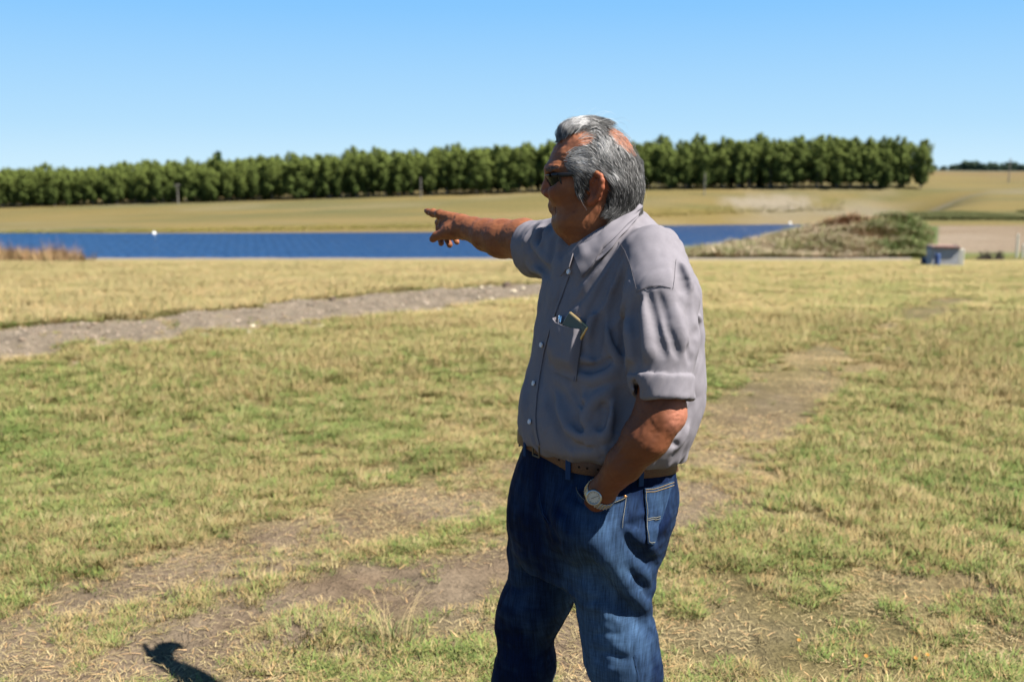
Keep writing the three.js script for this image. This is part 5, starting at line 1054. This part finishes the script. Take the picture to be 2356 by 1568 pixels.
{
  const protos = [];
  for (let k = 0; k < 7; k++) {
    const rnd = mulberry(900 + k * 31), h = [10.3, 11.0, 9.8, 10.7, 11.4, 10.1, 10.5][k], w = [2.9, 3.2, 3.1, 2.7, 3.0, 3.3, 3.1][k], low = [0.7, 1.1, 0.5, 1.5, 0.9, 0.6, 1.3][k], warm = rnd();
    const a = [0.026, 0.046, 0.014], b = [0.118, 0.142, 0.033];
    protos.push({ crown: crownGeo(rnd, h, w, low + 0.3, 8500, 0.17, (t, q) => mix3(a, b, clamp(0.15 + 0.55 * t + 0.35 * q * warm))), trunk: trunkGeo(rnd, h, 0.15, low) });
  }
  const build = (k, x, z, s, wide, turn, label, grp) => {
    const y = H(x, z), t = group('plantation_tree', [x, y - 0.1, z]); t.rotation.y = turn; t.scale.set(s * wide, s, s * wide);
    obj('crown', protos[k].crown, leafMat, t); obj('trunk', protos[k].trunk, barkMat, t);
    return tag(t, label, 'tree', grp);
  };
  const rnd = mulberry(321), rows = [['dark green tree in the front row of the long plantation across the lake', 'front row of plantation trees across the lake'], ['green treetop showing behind the front row of the plantation across the lake', 'trees behind the front row of the plantation']];
  const spots = [];
  for (let row = 0; row < 5; row++) {
    const n = row < 2 ? 66 : row < 4 ? 60 : 50;
    for (let i = 0; i < n; i++) {
      const t = (i + (row % 2) * 0.5 + (rnd() - 0.5) * 0.45) / n; if (t > 0.996) continue;
      const [x, z] = rowPoint(t, row * 4.6 + (rnd() - 0.5) * 1.6), s = (0.87 + 0.24 * rnd() + 0.03 * row) * (t > 0.94 && row > 1 ? 0.95 : 1) * mix(0.86, 1.0, sstep(0, 0.5, t)), k = floor(rnd() * 7);
      spots.push({ row, t, x, z, s, k, wide: 0.98 + 0.36 * rnd(), turn: rnd() * 6.28 });
    }
  }
  { let n = 0; for (const q of spots.filter((v) => v.row === 0).sort((a, b) => b.t - a.t)) q.place = ++n; }
  let end = spots.filter((q) => q.row === 0).reduce((a, b) => (a.t > b.t ? a : b));
  for (const q of spots) build(q.k, q.x, q.z, q === end ? q.s * 0.9 : q.s, q.wide, q.turn, q === end ? 'rounded green tree at the right-hand end of the long plantation' : q.row ? rows[1][0] : 'dark green tree, ' + ordinal(q.place) + ' from the right-hand end of the plantation’s front row', q === end ? undefined : rows[q.row ? 1 : 0][1]);
  const [tx, tz] = rowPoint(0.283, 9), tall = group('plantation_tree', [tx, H(tx, tz), tz]); tall.scale.set(1.05, 1.16, 1.05);
  const r2 = mulberry(55); obj('crown', crownGeo(r2, 11.6, 1.1, 7.6, 700, 0.3, () => [0.035, 0.058, 0.020]), leafMat, tall); obj('trunk', trunkGeo(r2, 11, 0.16, 7), barkMat, tall);
  tag(tall, 'thin tree whose round top sticks up above the left half of the plantation', 'tree');
}
// ----- poles along the plantation's edge
{
  const wood = std([0.16, 0.15, 0.13], 0.9);
  const pole = (vx, vTop, vBase, label, cross) => {
    const s = (vx - 1178) / F / (CP + (784 - 440) / F * SP), r = treeLine(s) - 7, k = tanDown(vBase), h = (tanDown(vBase) - tanDown(vTop)) * r, x = s * r, y = H(x, -r), p = group('utility_pole', [x, y, -r]);
    obj('post', new THREE.CylinderGeometry(0.10, 0.14, h, 10).translate(0, h / 2, 0), wood, p);
    if (cross) { obj('crossarm', new RoundedBoxGeometry(1.3, 0.16, 0.14, 2, 0.03).translate(0, h - 0.4, 0.14), wood, p); for (const q of [-0.55, 0, 0.55]) obj('insulator', new THREE.LatheGeometry([[0.02, 0], [0.05, 0.03], [0.03, 0.08], [0.05, 0.12], [0.02, 0.2]].map(([a, b]) => new THREE.Vector2(a, b)), 8).translate(q, h - 0.32, 0.14), std([0.3, 0.29, 0.27], 0.4), p); }
    return tag(p, label, 'utility pole', 'poles along the edge of the plantation');
  };
  pole(408, 420, 468, 'grey wooden pole before the left part of the plantation, above the lake', true);
  pole(968, 398, 447, 'grey wooden pole before the plantation, just above the pointing hand', false);
  pole(1621, 376, 429, 'grey wooden pole before the plantation, right of the man', false);
  { const r = 300, x = (2307 - 1178) / F * r * 1.0, y = H(x, -r), p = group('utility_pole', [x, y, -r]); const h = 7.2; obj('post', new THREE.CylinderGeometry(0.13, 0.18, h, 10).translate(0, h / 2, 0), wood, p); obj('crossarm', new RoundedBoxGeometry(1.2, 0.14, 0.12, 2, 0.03).translate(0, h - 0.4, 0.12), wood, p); tag(p, 'pale pole standing alone in the far field, right of the plantation', 'utility pole', 'poles along the edge of the plantation'); }
}
// ----- small trees on the far horizon
{
  const protos = [0, 1, 2].map((k) => { const r = mulberry(60 + k); return { crown: crownGeo(r, 6, 4.5, 1.2, 260, 1.0, () => [0.036, 0.056, 0.036]), trunk: trunkGeo(r, 5, 0.3, 1) }; });
  const r = mulberry(8);
  [[2130, 0.7], [2150, 0.75], [2172, 0.65], [2190, 0.8], [2205, 0.9], [2224, 1.35], [2243, 1.3], [2262, 0.95], [2281, 1.2], [2296, 0.8], [2318, 1.15], [2336, 1.2], [2352, 0.9], [2375, 1.1], [2400, 1.0]].forEach(([vx, s], i) => {
    const d = 900 + 60 * r(), x = (vx - 1178) / F / (CP + 394 / F * SP) * d, t = group('distant_tree', [x, H(x, -d) - 0.6, -d]), k = i % 3; t.scale.setScalar(s * 1.2); t.scale.x *= 1.6; t.rotation.y = r() * 6;
    obj('crown', protos[k].crown, leafMat, t); obj('trunk', protos[k].trunk, barkMat, t);
    tag(t, 'small far tree on the horizon, ' + ordinal(i + 1) + ' to the right of the plantation', 'tree', 'small trees on the far horizon');
  });
}
// ----- things on and round the water
{
  const white = std([0.62, 0.62, 0.60], 0.5), red = std([0.3, 0.05, 0.03], 0.5);
  const buoy = (vx, vy, label) => { const k = tanDown(vy), r = (EYE - LAKE) / k, x = (vx - 1178) / F / (CP + (784 - vy) / F * SP) * r, b = group('buoy', [x, LAKE, -r]); obj('float', new THREE.SphereGeometry(0.36, 18, 12).scale(1, 0.9, 1).translate(0, 0.14, 0), white, b); obj('ring', new THREE.TorusGeometry(0.12, 0.03, 6, 14).translate(0, 0.52, 0), std([0.3, 0.3, 0.3], 0.5), b); return tag(b, label, 'buoy', 'white floats on the lake'); };
  buoy(354, 538.5, 'round white float on the lake near its far shore, left side'); buoy(1818, 515.5, 'round white float at the right-hand end of the lake, beside the weedy bank');
}
// ----- the little block hut
const onLand = (vx, vy) => G(vx, vy);
{
  const [hx, hy, hz] = onLand(2167, 612), s = hypot(hx, hz) / F / 1.0, hut = group('pump_hut', [hx, hy - 0.05, hz]);
  tag(hut, 'small grey concrete block hut with reddish tile edge, beside the weedy bank', 'hut');
  const W = 52 * s, D = 0.75, Ht = 40 * s, rows = 6, cols = 5, grey = [0.36, 0.36, 0.37], mats = [0.92, 1.0, 1.08, 0.98].map((k) => std(grey.map((v) => v * k), 0.95));
  hut.rotation.y = -0.16;
  obj('wall_core', new THREE.BoxGeometry(W - 0.06, Ht - 0.02, D - 0.06).translate(0, Ht / 2, 0), std([0.13, 0.13, 0.13], 1), hut);
  const bw = W / cols, bh = Ht / rows, g = new RoundedBoxGeometry(bw - 0.012, bh - 0.012, 0.06, 1, 0.008), gh = new RoundedBoxGeometry(bw / 2 - 0.012, bh - 0.012, 0.06, 1, 0.008), gs = new RoundedBoxGeometry(0.06, bh - 0.012, D / 3 - 0.012, 1, 0.008);
  for (let j = 0; j < rows; j++) {
    for (let i = 0; i <= cols; i++) { const odd = j % 2; let x = -W / 2 + (i + 0.5) * bw - (odd ? bw / 2 : 0), q = g; if (!odd && i === cols) continue; if (odd && i === 0) { x = -W / 2 + bw / 4; q = gh; } if (odd && i === cols) { x = W / 2 - bw / 4; q = gh; } const b = obj('block', q, mats[(i * 3 + j * 5) % 4], hut); b.position.set(x, (j + 0.5) * bh, D / 2 - 0.005); }
    for (let i = 0; i < 3; i++) for (const e of [-1, 1]) { const b = obj('block', gs, mats[(i + j) % 4], hut); b.position.set(e * (W / 2 - 0.005), (j + 0.5) * bh, -D / 2 + (i + 0.5) * D / 3); }
  }
  const tileMat = [std([0.23, 0.135, 0.11], 0.9), std([0.19, 0.145, 0.13], 0.9)], tile = new THREE.CylinderGeometry(0.085, 0.075, D + 0.2, 8, 1, false, 0, PI).rotateZ(PI / 2).rotateY(PI / 2);
  obj('roof_slab', new RoundedBoxGeometry(W + 0.08, 0.05, D + 0.12, 1, 0.01).translate(0, Ht + 0.028, 0), std([0.17, 0.155, 0.145], 0.95), hut);
  for (let i = 0; i < 11; i++) { const t = obj('roof_tile', tile, tileMat[(i * 7) % 3 ? 0 : 1], hut); t.position.set(-W / 2 + 0.06 + i * (W - 0.1) / 10, Ht + 0.045, 0); t.rotation.x = 0; }
  obj('lit_wall_strip', new RoundedBoxGeometry(0.20, Ht * 1.03, 0.14, 2, 0.02).translate(W / 2 + 0.11, Ht * 0.515, D / 2 - 0.06), std([0.42, 0.40, 0.33], 0.7), hut);  // cream strip added for the sunlit right wall, its brightness put in the colour
  const [px, py, pz] = onLand(2204, 606), post = group('post', [px, py - 0.05, pz - 0.35]); obj('shaft', new THREE.CylinderGeometry(0.05, 0.065, 46 * s, 10).translate(0, 23 * s, 0), std([0.10, 0.085, 0.07], 0.95), post); obj('knob', new RoundedBoxGeometry(0.16, 0.30, 0.12, 2, 0.03).translate(0, 42 * s, 0), std([0.12, 0.10, 0.09], 0.9), post);
  tag(post, 'short dark post sticking up behind the hut at its right corner', 'post');
  const barrel = (vx, vy, h, r, c, label) => { const [x, y, z] = onLand(vx, vy), b = group('barrel', [x, y, z]), m = phys(c, 0.45); obj('drum', new THREE.LatheGeometry([[0.001, 0], [0.9, 0], [1, 0.04], [1, 0.3], [1.03, 0.33], [1, 0.36], [1, 0.64], [1.03, 0.67], [1, 0.7], [1, 0.96], [0.9, 1], [0.001, 1]].map(([u, v]) => new THREE.Vector2(u * r, v * h)), 20), m, b); obj('bung', new THREE.CylinderGeometry(0.04, 0.04, 0.03, 10).translate(r * 0.5, h + 0.012, 0), std([0.05, 0.05, 0.05], 0.6), b); return tag(b, label, 'barrel'); };
  barrel(2129, 611, 0.30, 0.16, [0.010, 0.018, 0.05], 'small dark blue barrel on the grass left of the hut');
  barrel(2156, 613, 0.46, 0.10, [0.035, 0.065, 0.17], 'slim bright blue barrel against the front of the hut');
}
// ----- posts and shrubs right of the hut
{
  const white = std([0.40, 0.40, 0.33], 0.8);
  for (const [vx, vb, hpx, label] of [[2339, 592, 48, 'tall pale post near the right edge, left one of two'], [2353, 594, 30, 'short pale post at the right edge, right one of two']]) { const [x, y, z] = G(vx, vb), s = hypot(x, z) / F, p = group('fence_post', [x, y - 0.05, z]); obj('shaft', new THREE.CylinderGeometry(0.055, 0.07, hpx * s, 10).translate(0, hpx * s / 2, 0), white, p); obj('cap', new THREE.ConeGeometry(0.07, 0.08, 10).translate(0, hpx * s + 0.03, 0), white, p); tag(p, label, 'post'); }
  for (const [vx, vb, w, h, c, label, sd] of [[2268, 598, 30, 22, [0.075, 0.062, 0.050], 'dark brown leafless shrub on the green strip, left one of two', 3], [2299, 597, 20, 20, [0.070, 0.058, 0.048], 'dark brown leafless shrub on the green strip, right one of two', 9]]) {
    const [x, y, z] = G(vx, vb), s = hypot(x, z) / F, p = group('shrub', [x, y, z]), r = mulberry(sd), twig = [];
    for (let i = 0; i < 46; i++) { const a = r() * 6.28, q = Math.pow(r(), 0.6) * w * s * 0.55, yy = h * s * (0.45 + 0.6 * r()) * (1 - 0.4 * q / (w * s)); twig.push(new THREE.TubeGeometry(new THREE.CatmullRomCurve3([V([cos(a) * q * 0.2, 0, sin(a) * q * 0.2]), V([cos(a) * q * 0.6, yy * 0.7, sin(a) * q * 0.6]), V([cos(a) * q * 1.2, yy, sin(a) * q * 1.2])]), 4, 0.012, 4)); }
    obj('branches', merged(twig), std([0.06, 0.048, 0.04], 1), p);
    obj('foliage', crownGeo(r, h * s * 1.05, w * s * 0.7, 0.08, 700, 0.09, () => c).translate(0, 0, 0), leafMat, p);
    tag(p, label, 'shrub');
  }
}

// ---------------------------------------------------------------- grass, weeds, stones
const grassMat = phys([1, 1, 1], 0.75, { vertexColors: true, specularIntensity: 0.2 });
function tuft(seed, n, h, spread, lean, width, bend = 0.5, flatness = 0, seg = 3) {
  const r = mulberry(seed), pos = [], idx = [], color = [], normal = [];
  for (let b = 0; b < n; b++) {
    const a = r() * 6.283, rr = spread * Math.sqrt(r()), x0 = cos(a) * rr, z0 = sin(a) * rr, L = h * (0.45 + 0.75 * r()), d = a + (r() - 0.5) * 2.2, ln = lean * (0.3 + 1.0 * r()), w = width * (0.7 + 0.6 * r()), k = 0.75 + 0.5 * r(), dry = r() < 0.22;
    const sx = -sin(d), sz = cos(d), o = pos.length / 3; let px = x0, py = 0, pz = z0, t = ln * 0.4 + flatness;
    for (let s = 0; s <= seg; s++) {
      const q = s / seg, ww = w * (1 - q * q * 0.95);
      const ny = sin(t) * 0.6 + 0.45, l = 1;
      pos.push(px - sx * ww, py, pz - sz * ww, px + sx * ww, py, pz + sz * ww);
      for (let e = 0; e < 2; e++) { normal.push(-cos(d) * cos(t) * 0.4, ny, -sin(d) * cos(t) * 0.4); const c = dry ? [k * 1.35, k * 1.10, k * 1.05] : [k, k, k]; color.push(c[0], c[1], c[2]); }
      if (s < seg) { const e = o + 2 * s; idx.push(e, e + 1, e + 2, e + 1, e + 3, e + 2); }
      const step = L / seg; px += cos(d) * sin(t) * step; pz += sin(d) * sin(t) * step; py += Math.cos(t) * step; t += bend * (0.5 + r()) / seg * 1.6;
      if (py < 0.004) py = 0.004;
    }
  }
  return geo(pos, idx, { color, normal });
}
function scatter(name, label, category, protos, spots) { // spots: [x, y, z, turn, size, height, colour]
  protos.forEach((g, k) => {
    const mine = spots.filter((_, i) => i % protos.length === k); if (!mine.length) return;
    const m = new THREE.InstancedMesh(g, grassMat, mine.length), M4 = new THREE.Matrix4(), Q = new THREE.Quaternion(), up = new THREE.Vector3(0, 1, 0), c = new THREE.Color();
    mine.forEach(([x, y, z, turn, s, hh, col], i) => { M4.compose(new THREE.Vector3(x, y, z), Q.setFromAxisAngle(up, turn), new THREE.Vector3(s, s * hh, s)); m.setMatrixAt(i, M4); m.setColorAt(i, c.setRGB(...col)); });
    m.name = numbered(name); m.castShadow = m.receiveShadow = true; scene.add(m); tag(m, label, category, null, 'stuff');
  });
}
const tint = (r, a, b, t, v = 0.25) => { const k = 1 - v + 2 * v * r(); const c = mix3(a, b, clamp(t)); return c.map((q) => q * k); };
const G1 = [0.078, 0.115, 0.028], G2 = [0.142, 0.166, 0.052], D1 = [0.245, 0.182, 0.084], D2 = [0.180, 0.140, 0.062], D3 = [0.310, 0.246, 0.132], OL = [0.142, 0.142, 0.050];
{
  const r = mulberry(2024), near = [], dry = [], litter = [];
  const spot = (a, b, p = 1) => { const u = r(), rr = Math.pow(mix(Math.pow(a, p), Math.pow(b, p), u), 1 / p), s = (r() * 2 - 1) * (0.65 + 0.55 * sstep(9, 2.5, rr)); return [s * rr, -rr]; };
  for (let i = 0; i < 290000; i++) {
    const [x, z] = spot(2.0, 12, 1.35), q = -z, b = bare(x, z), g = greenAt(x, z), c1 = noise2(x * 3.4 + 11, z * 3.4), c2 = noise2(x * 9, z * 9 + 5), near_ = sstep(5.5, 3.4, q);
    const cover = clamp(0.66 + 0.40 * c1 + 0.42 * c2 + 0.5 * fbm2(x * 0.8, z * 0.8, 2) - b * 0.80 - 0.05 * near_);
    if (r() > cover) continue;
    const tall = sstep(6, 9, q) * 0.5 + 0.5 * clamp(0.5 + fbm2(x * 0.4 + 30, z * 0.4, 2)) + 0.25 * sstep(0.4, 1.4, x / q * 3);
    const size = (0.6 + 0.6 * r()) * (0.85 + 0.012 * q) * (1 - 0.35 * b);
    if (r() < 0.24 + 0.60 * g + 0.14 * c2 - 0.15 * b) near.push([x, H(x, z) - 0.004, z, r() * 6.28, size, 0.6 + 0.5 * tall, tint(r, G1, G2, r() * 0.8 + 0.3 * c1)]);
    else dry.push([x, H(x, z) - 0.004, z, r() * 6.28, size, 0.55 + 0.75 * tall * (r() < 0.3 ? 1.5 : 0.7), tint(r, r() < 0.3 ? OL : D2, r() < 0.25 ? D3 : D1, r())]);
  }
  for (let i = 0; i < 44000; i++) {
    const [x, z] = spot(2.0, 9, 1.3), c = clamp(0.55 + 0.6 * noise2(x * 2.1, z * 2.1 + 40) + 0.3 * noise2(x * 8, z * 8));
    if (r() > c) continue;
    litter.push([x, H(x, z) + 0.002, z, r() * 6.28, 0.6 + 0.8 * r(), 1, tint(r, D2, D3, r(), 0.3)]);
  }
  scatter('green_grass', 'short green grass in patches on the dry ground', 'grass', [0, 1, 2, 3].map((k) => tuft(10 + k, 26, [0.062, 0.075, 0.05, 0.085][k], [0.055, 0.045, 0.07, 0.04][k], 0.85, 0.0019, 0.9)), near);
  scatter('dry_grass', 'short straw-coloured grass on the dry ground', 'grass', [0, 1, 2].map((k) => tuft(30 + k, 22, [0.07, 0.095, 0.055][k], [0.05, 0.04, 0.07][k], 0.75, 0.0014, 0.7)), dry);
  scatter('straw_litter', 'loose dry straw lying on the trodden soil', 'straw', [0, 1].map((k) => tuft(50 + k, 11, 0.045, 0.09, 0.2, 0.0012, 0.12, 1.42, 2)), litter);
  const midG = [], midD = [], tallD = [];
  for (let i = 0; i < 210000; i++) {
    const [x, z] = spot(9, 57, 1.25), q = -z, b = bare(x, z), g = greenAt(x, z), c1 = noise2(x * 1.3 + 11, z * 1.3), left = segDist(strip, x, z), behind = stripSide(x, z);
    if (r() > clamp(0.72 + 0.45 * c1 + 0.2 * noise2(x * 4, z * 4) - b * 0.78 - stripMask(x, z))) continue;
    if (q > 55.6) continue;
    const size = (0.65 + 0.5 * r()) * (0.85 + 0.010 * q) * (1 - 0.5 * sstep(48, 56, q)) * (1 - 0.35 * b), y = H(x, z) - 0.006;
    if (behind && r() < 0.42) tallD.push([x, y, z, r() * 6.28, (0.6 + 0.4 * r()) * (1 - 0.55 * sstep(44, 55, q)), 0.45 + 0.4 * clamp(0.5 + fbm2(x * 0.3, z * 0.3, 2)) * (left < 3 ? 0.6 : 1), tint(r, r() < 0.45 + 0.3 * noise2(x * 0.4, z * 0.4) ? OL : D2, D3, r() * 0.6, 0.2)]);
    else if (r() < 0.16 + 0.56 * g) midG.push([x, y, z, r() * 6.28, size, 0.5 + 0.35 * r(), tint(r, mix3(G1, OL, 0.5), mix3(G2, OL, 0.6), r(), 0.15)]);
    else midD.push([x, y, z, r() * 6.28, size, 0.5 + 0.5 * r() * r(), tint(r, r() < 0.4 ? OL : D2, r() < 0.25 ? D3 : D1, r(), 0.15)]);
  }
  scatter('pasture_grass', 'green grass tufts across the middle of the pasture', 'grass', [0, 1].map((k) => tuft(60 + k, 24, [0.10, 0.13][k], 0.16, 0.95, 0.0030, 0.8)), midG);
  scatter('dry_pasture_grass', 'dry yellowish grass tufts across the middle of the pasture', 'grass', [0, 1].map((k) => tuft(70 + k, 24, [0.12, 0.15][k], 0.16, 0.9, 0.0026, 0.7)), midD);
  scatter('tall_dry_grass', 'tall dry grass standing behind the bare strip before the lake', 'grass', [0, 1].map((k) => tuft(80 + k, 24, [0.22, 0.28][k], 0.20, 0.7, 0.0036, 0.8)), tallD);
  // brown reeds at the left and weeds over the embankment
  const reeds = [], weeds = [], shoreW = [];
  for (let i = 0; i < 2600; i++) { const s = -0.56 + 0.14 * Math.pow(r(), 0.8), q = 45 + 11 * r(), x = s * q; if (r() > sstep(-0.425, -0.47, s + 0.03 * noise2(x * 0.8, q)) * 0.55 + 0.06 || noise2(x * 0.9, q * 0.5) < 0.0) continue; reeds.push([x, H(x, -q) - 0.02, -q, r() * 6.28, 0.5 + 0.4 * r(), 0.55 + 0.75 * r() * r(), tint(r, [0.10, 0.062, 0.032], [0.20, 0.15, 0.075], r())]); }
  for (let i = 0; i < 30000; i++) {
    const q = 60.6 + 15 * r(), xs = 9.5 + 20.6 * r(), x = xs / 72 * q, n = fbm2(x * 0.5, q * 0.5, 2), n2 = fbm2(x * 0.5 + 9, q * 0.5, 2), green = sstep(25.4, 27.8, xs + 1.9 * n), rust = clamp(0.55 * sstep(20, 24.5, xs) * sstep(63, 68, q) + 0.9 * n2 - 0.12);
    if (r() > 0.6 + 0.5 * n) continue;
    let c = r() < green ? r() < 0.25 ? tint(r, [0.17, 0.14, 0.085], [0.22, 0.18, 0.11], r()) : tint(r, [0.060, 0.088, 0.028], [0.105, 0.130, 0.046], r()) : r() < rust ? tint(r, [0.12, 0.065, 0.035], [0.19, 0.115, 0.065], r()) : r() < 0.36 + 0.35 * n + 0.25 * sstep(16, 10, x) ? tint(r, [0.085, 0.10, 0.035], [0.14, 0.15, 0.06], r()) : tint(r, [0.20, 0.155, 0.10], [0.32, 0.265, 0.185], r());
    weeds.push([x, H(x, -q) - 0.03, -q, r() * 6.28, 0.7 + 0.6 * r(), (0.6 + 0.6 * r()) * (0.7 + 0.6 * clamp(0.5 + n)), c]);
  }
  for (let i = 0; i < 3000; i++) { const s = (r() * 2 - 1) * 0.54, sh = (EYE - LAKE) / shoreTan(s), q = sh + 0.5 + r() * r() * 7, x = s * q; if (s > 0.33) continue; shoreW.push([x, H(x, -q) - 0.05, -q, r() * 6.28, 1.0, 0.7 + 0.6 * r(), tint(r, [0.085, 0.085, 0.015], [0.15, 0.14, 0.03], r())]); }
  scatter('reeds', 'brown dry reeds standing before the lake at the left edge', 'reeds', [0, 1].map((k) => tuft(90 + k, 16, 1.15, 0.22, 0.22, 0.010, 0.35)), reeds);
  scatter('embankment_weeds', 'tan, rusty and green weeds covering the bank right of the man', 'weeds', [0, 1, 2].map((k) => tuft(100 + k, 26, [0.42, 0.55, 0.36][k], 0.30, 0.65, 0.014, 0.6)), weeds);
  scatter('shore_grass', 'yellow-green rushes along the far shore of the lake', 'grass', [tuft(110, 24, 0.22, 0.5, 0.6, 0.02, 0.6)], shoreW);
  const far = [];
  for (let i = 0; i < 9000; i++) { const s = 0.40 + 0.16 * r(), q = 113 + 17 * r(), x = s * q; if (noise2(x * 0.16, q * 0.09) > 0.0 || r() < 0.5) continue; far.push([x, H(x, -q) - 0.05, -q, r() * 6.28, 1, 0.6 + 0.5 * r(), tint(r, [0.04, 0.055, 0.02], [0.09, 0.10, 0.04], r())]); }
  scatter('far_scrub', 'low green scrub beyond the bare slope at the right', 'scrub', [tuft(120, 26, 0.45, 0.5, 0.8, 0.03, 0.6)], far);
}
// ----- one tall dry tuft in front, a few flowers
{
  const [x, y, z] = G(905, 1478), t = group('grass_tuft', [x, y, z]);
  const dryM = phys([0.24, 0.18, 0.085], 0.8), greenM = phys([0.075, 0.095, 0.025], 0.8);
  obj('stems', tuft(201, 40, 0.22, 0.06, 0.55, 0.0010, 0.8, 0, 5), dryM, t); obj('blades', tuft(202, 80, 0.07, 0.13, 0.9, 0.0018, 0.9), greenM, t);
  tag(t, 'tall straw-coloured grass tuft in front, left of the man’s knees', 'grass tuft');
  const [x2, y2, z2] = G(700, 1462), t2 = group('grass_tuft', [x2, y2, z2]);
  obj('blades', tuft(204, 110, 0.07, 0.14, 0.9, 0.0018, 0.9), phys([0.115, 0.125, 0.035], 0.8), t2); obj('stems', tuft(203, 30, 0.11, 0.12, 0.9, 0.0010, 0.6, 0, 4), dryM, t2);
  tag(t2, 'wide low green and yellow tuft, left of the tall straw-coloured one', 'grass tuft');
  const petal = phys([0.26, 0.12, 0.005], 0.6), stem = std([0.05, 0.09, 0.02], 0.8);
  const labels = ['orange-yellow flower standing alone, nearest to the man’s jeans', 'yellow flower in the grass, second from the man', 'yellow flower in the grass, left one of a close pair', 'yellow flower in the grass, right one of a close pair'];
  [[1836, 1471], [1988, 1507], [2100, 1512], [2128, 1506]].forEach(([a, b], k) => {
    const [fx, fy, fz] = G(a, b + 14), f = group('flower', [fx, fy, fz]);
    obj('stem', tube([[0, 0, 0], [0.004, 0.025, 0.002], [0.002, 0.052, 0]], 0.0012, 5), stem, f);
    const heads = []; for (let i = 0; i < 9; i++) { const q = i / 9 * 6.283; heads.push(new THREE.SphereGeometry(0.006, 8, 6).scale(1, 0.25, 0.55).translate(0.008, 0, 0).rotateZ(0.35).rotateY(q)); }
    obj('petals', merged(heads).translate(0.002, 0.053, 0), petal, f); obj('flower_centre', new THREE.SphereGeometry(0.0042, 10, 8).scale(1, 0.6, 1).translate(0.002, 0.055, 0), phys([0.30, 0.12, 0.004], 0.8), f);
    f.scale.setScalar(0.62); f.rotation.set(0.5, k * 1.3, 0.1); tag(f, labels[k], 'flower');
  });
}
// ----- stones and clods on the dug strip
{
  const r = mulberry(404), list = [], crumb = new THREE.IcosahedronGeometry(0.05, 1), p = crumb.attributes.position; for (let i = 0; i < p.count; i++) { const k = 1 + 0.4 * noise3(p.getX(i) * 30, p.getY(i) * 30, p.getZ(i) * 30); p.setXYZ(i, p.getX(i) * k, p.getY(i) * k * 0.6, p.getZ(i) * k); } crumb.computeVertexNormals();
  for (let i = 0; i < 22000; i++) { const q = 8 + 22 * r(), s = -0.62 + 0.78 * r(), x = s * q, z = -q, k = stripMask(x, z); if (r() > k * 0.5 + 0.2 * sstep(0.05, 0.5, k)) continue; const d = (0.3 + 0.9 * r() * r() * r() * r()) * (0.6 + 0.03 * q); list.push([x, H(x, z), z, r() * 6.28, d, 0.7 + 0.6 * r(), tint(r, [0.115, 0.086, 0.062], [0.215, 0.175, 0.135], r(), 0.2)]); }
  const m = new THREE.InstancedMesh(crumb, std([1, 1, 1], 1), list.length), M4 = new THREE.Matrix4(), Q = new THREE.Quaternion(), up = new THREE.Vector3(0, 1, 0), c = new THREE.Color();
  list.forEach(([x, y, z, t, d, hh, col], i) => { M4.compose(new THREE.Vector3(x, y, z), Q.setFromAxisAngle(up, t), new THREE.Vector3(d, d * hh, d)); m.setMatrixAt(i, M4); m.setColorAt(i, c.setRGB(...col)); });
  m.name = numbered('soil_crumbs'); m.castShadow = m.receiveShadow = true; scene.add(m); tag(m, 'crumbs of broken earth over the bare strip behind the pointing man', 'soil', null, 'stuff');
}
{
  const stoneGeo = (seed) => { const g = new THREE.IcosahedronGeometry(1, 4), p = g.attributes.position; for (let i = 0; i < p.count; i++) { const x = p.getX(i), y = p.getY(i), z = p.getZ(i), k = 1 + 0.30 * noise3(x * 1.1 + seed, y * 1.1, z * 1.1) + 0.10 * noise3(x * 3.2, y * 3.2 + seed, z * 3.2) + 0.04 * noise3(x * 9, y * 9, z * 9 + seed); p.setXYZ(i, x * k, y * k * 0.62, z * k * 0.85); } g.computeVertexNormals(); return g; };
  const pale = [0, 1, 2].map((k) => [std([0.34, 0.29, 0.21], 0.95), std([0.28, 0.235, 0.17], 0.95), std([0.36, 0.31, 0.18], 0.95)][k]), dark = std([0.075, 0.055, 0.042], 1), shapes = [1, 2, 3, 4].map((k) => stoneGeo(k * 7.7));
  const list = [[740, 757, 11, 2, 0, 'yellowish flat stone on the bare strip, nearest to the lower left'], [581, 753, 8, 0, 0, 'small pale stone beside a dark clod, left of the yellowish stone'], [612, 757, 4, 1, 0, 'tiny pale stone just right of the small pale one'], [573, 770, 10, 1, 0, 'pinkish stone below the small pale one, in the darker soil'],
    [1167, 659, 11, -1, 1, 'dark earth clod on the far rim of the bare strip, beside the shirt'], [765, 690, 8, -1, 1, 'flat dark clod on the far rim of the bare strip, at its middle'], [626, 772, 9, -1, 1, 'dark clod in the near rim of the bare strip'],
    [1131, 690, 7, 0, 0], [1108, 664, 6, 1, 0], [1180, 673, 8, 0, 0], [1128, 661, 6, 1, 0], [1010, 713, 6, 0, 0], [1102, 687, 5, 1, 0], [1176, 692, 7, 1, 0], [1211, 691, 8, 0, 0], [1020, 734, 6, 2, 0], [1040, 735, 5, 1, 0], [1203, 665, 6, 0, 0], [1090, 716, 6, 2, 0]];
  list.forEach(([vx, vy, px, tone, k, label], i) => {
    const [x, y, z] = G(vx, vy), s = hypot(x, z) / F, m = obj(k ? 'clod' : 'stone', shapes[i % 4], tone < 0 ? dark : pale[tone]); m.position.set(x, y + px * s * 0.25, z); m.scale.setScalar(px * s); m.rotation.y = i * 1.7;
    label ? tag(m, label, k ? 'clod' : 'stone') : tag(m, 'small pale stone on the bare strip, ' + ordinal(1 + list.slice(7).filter((q) => q[0] > vx).length) + ' one left of the man’s shirt', 'stone', 'small pale stones on the bare strip');
  });
}

renderer.render(scene, camera);
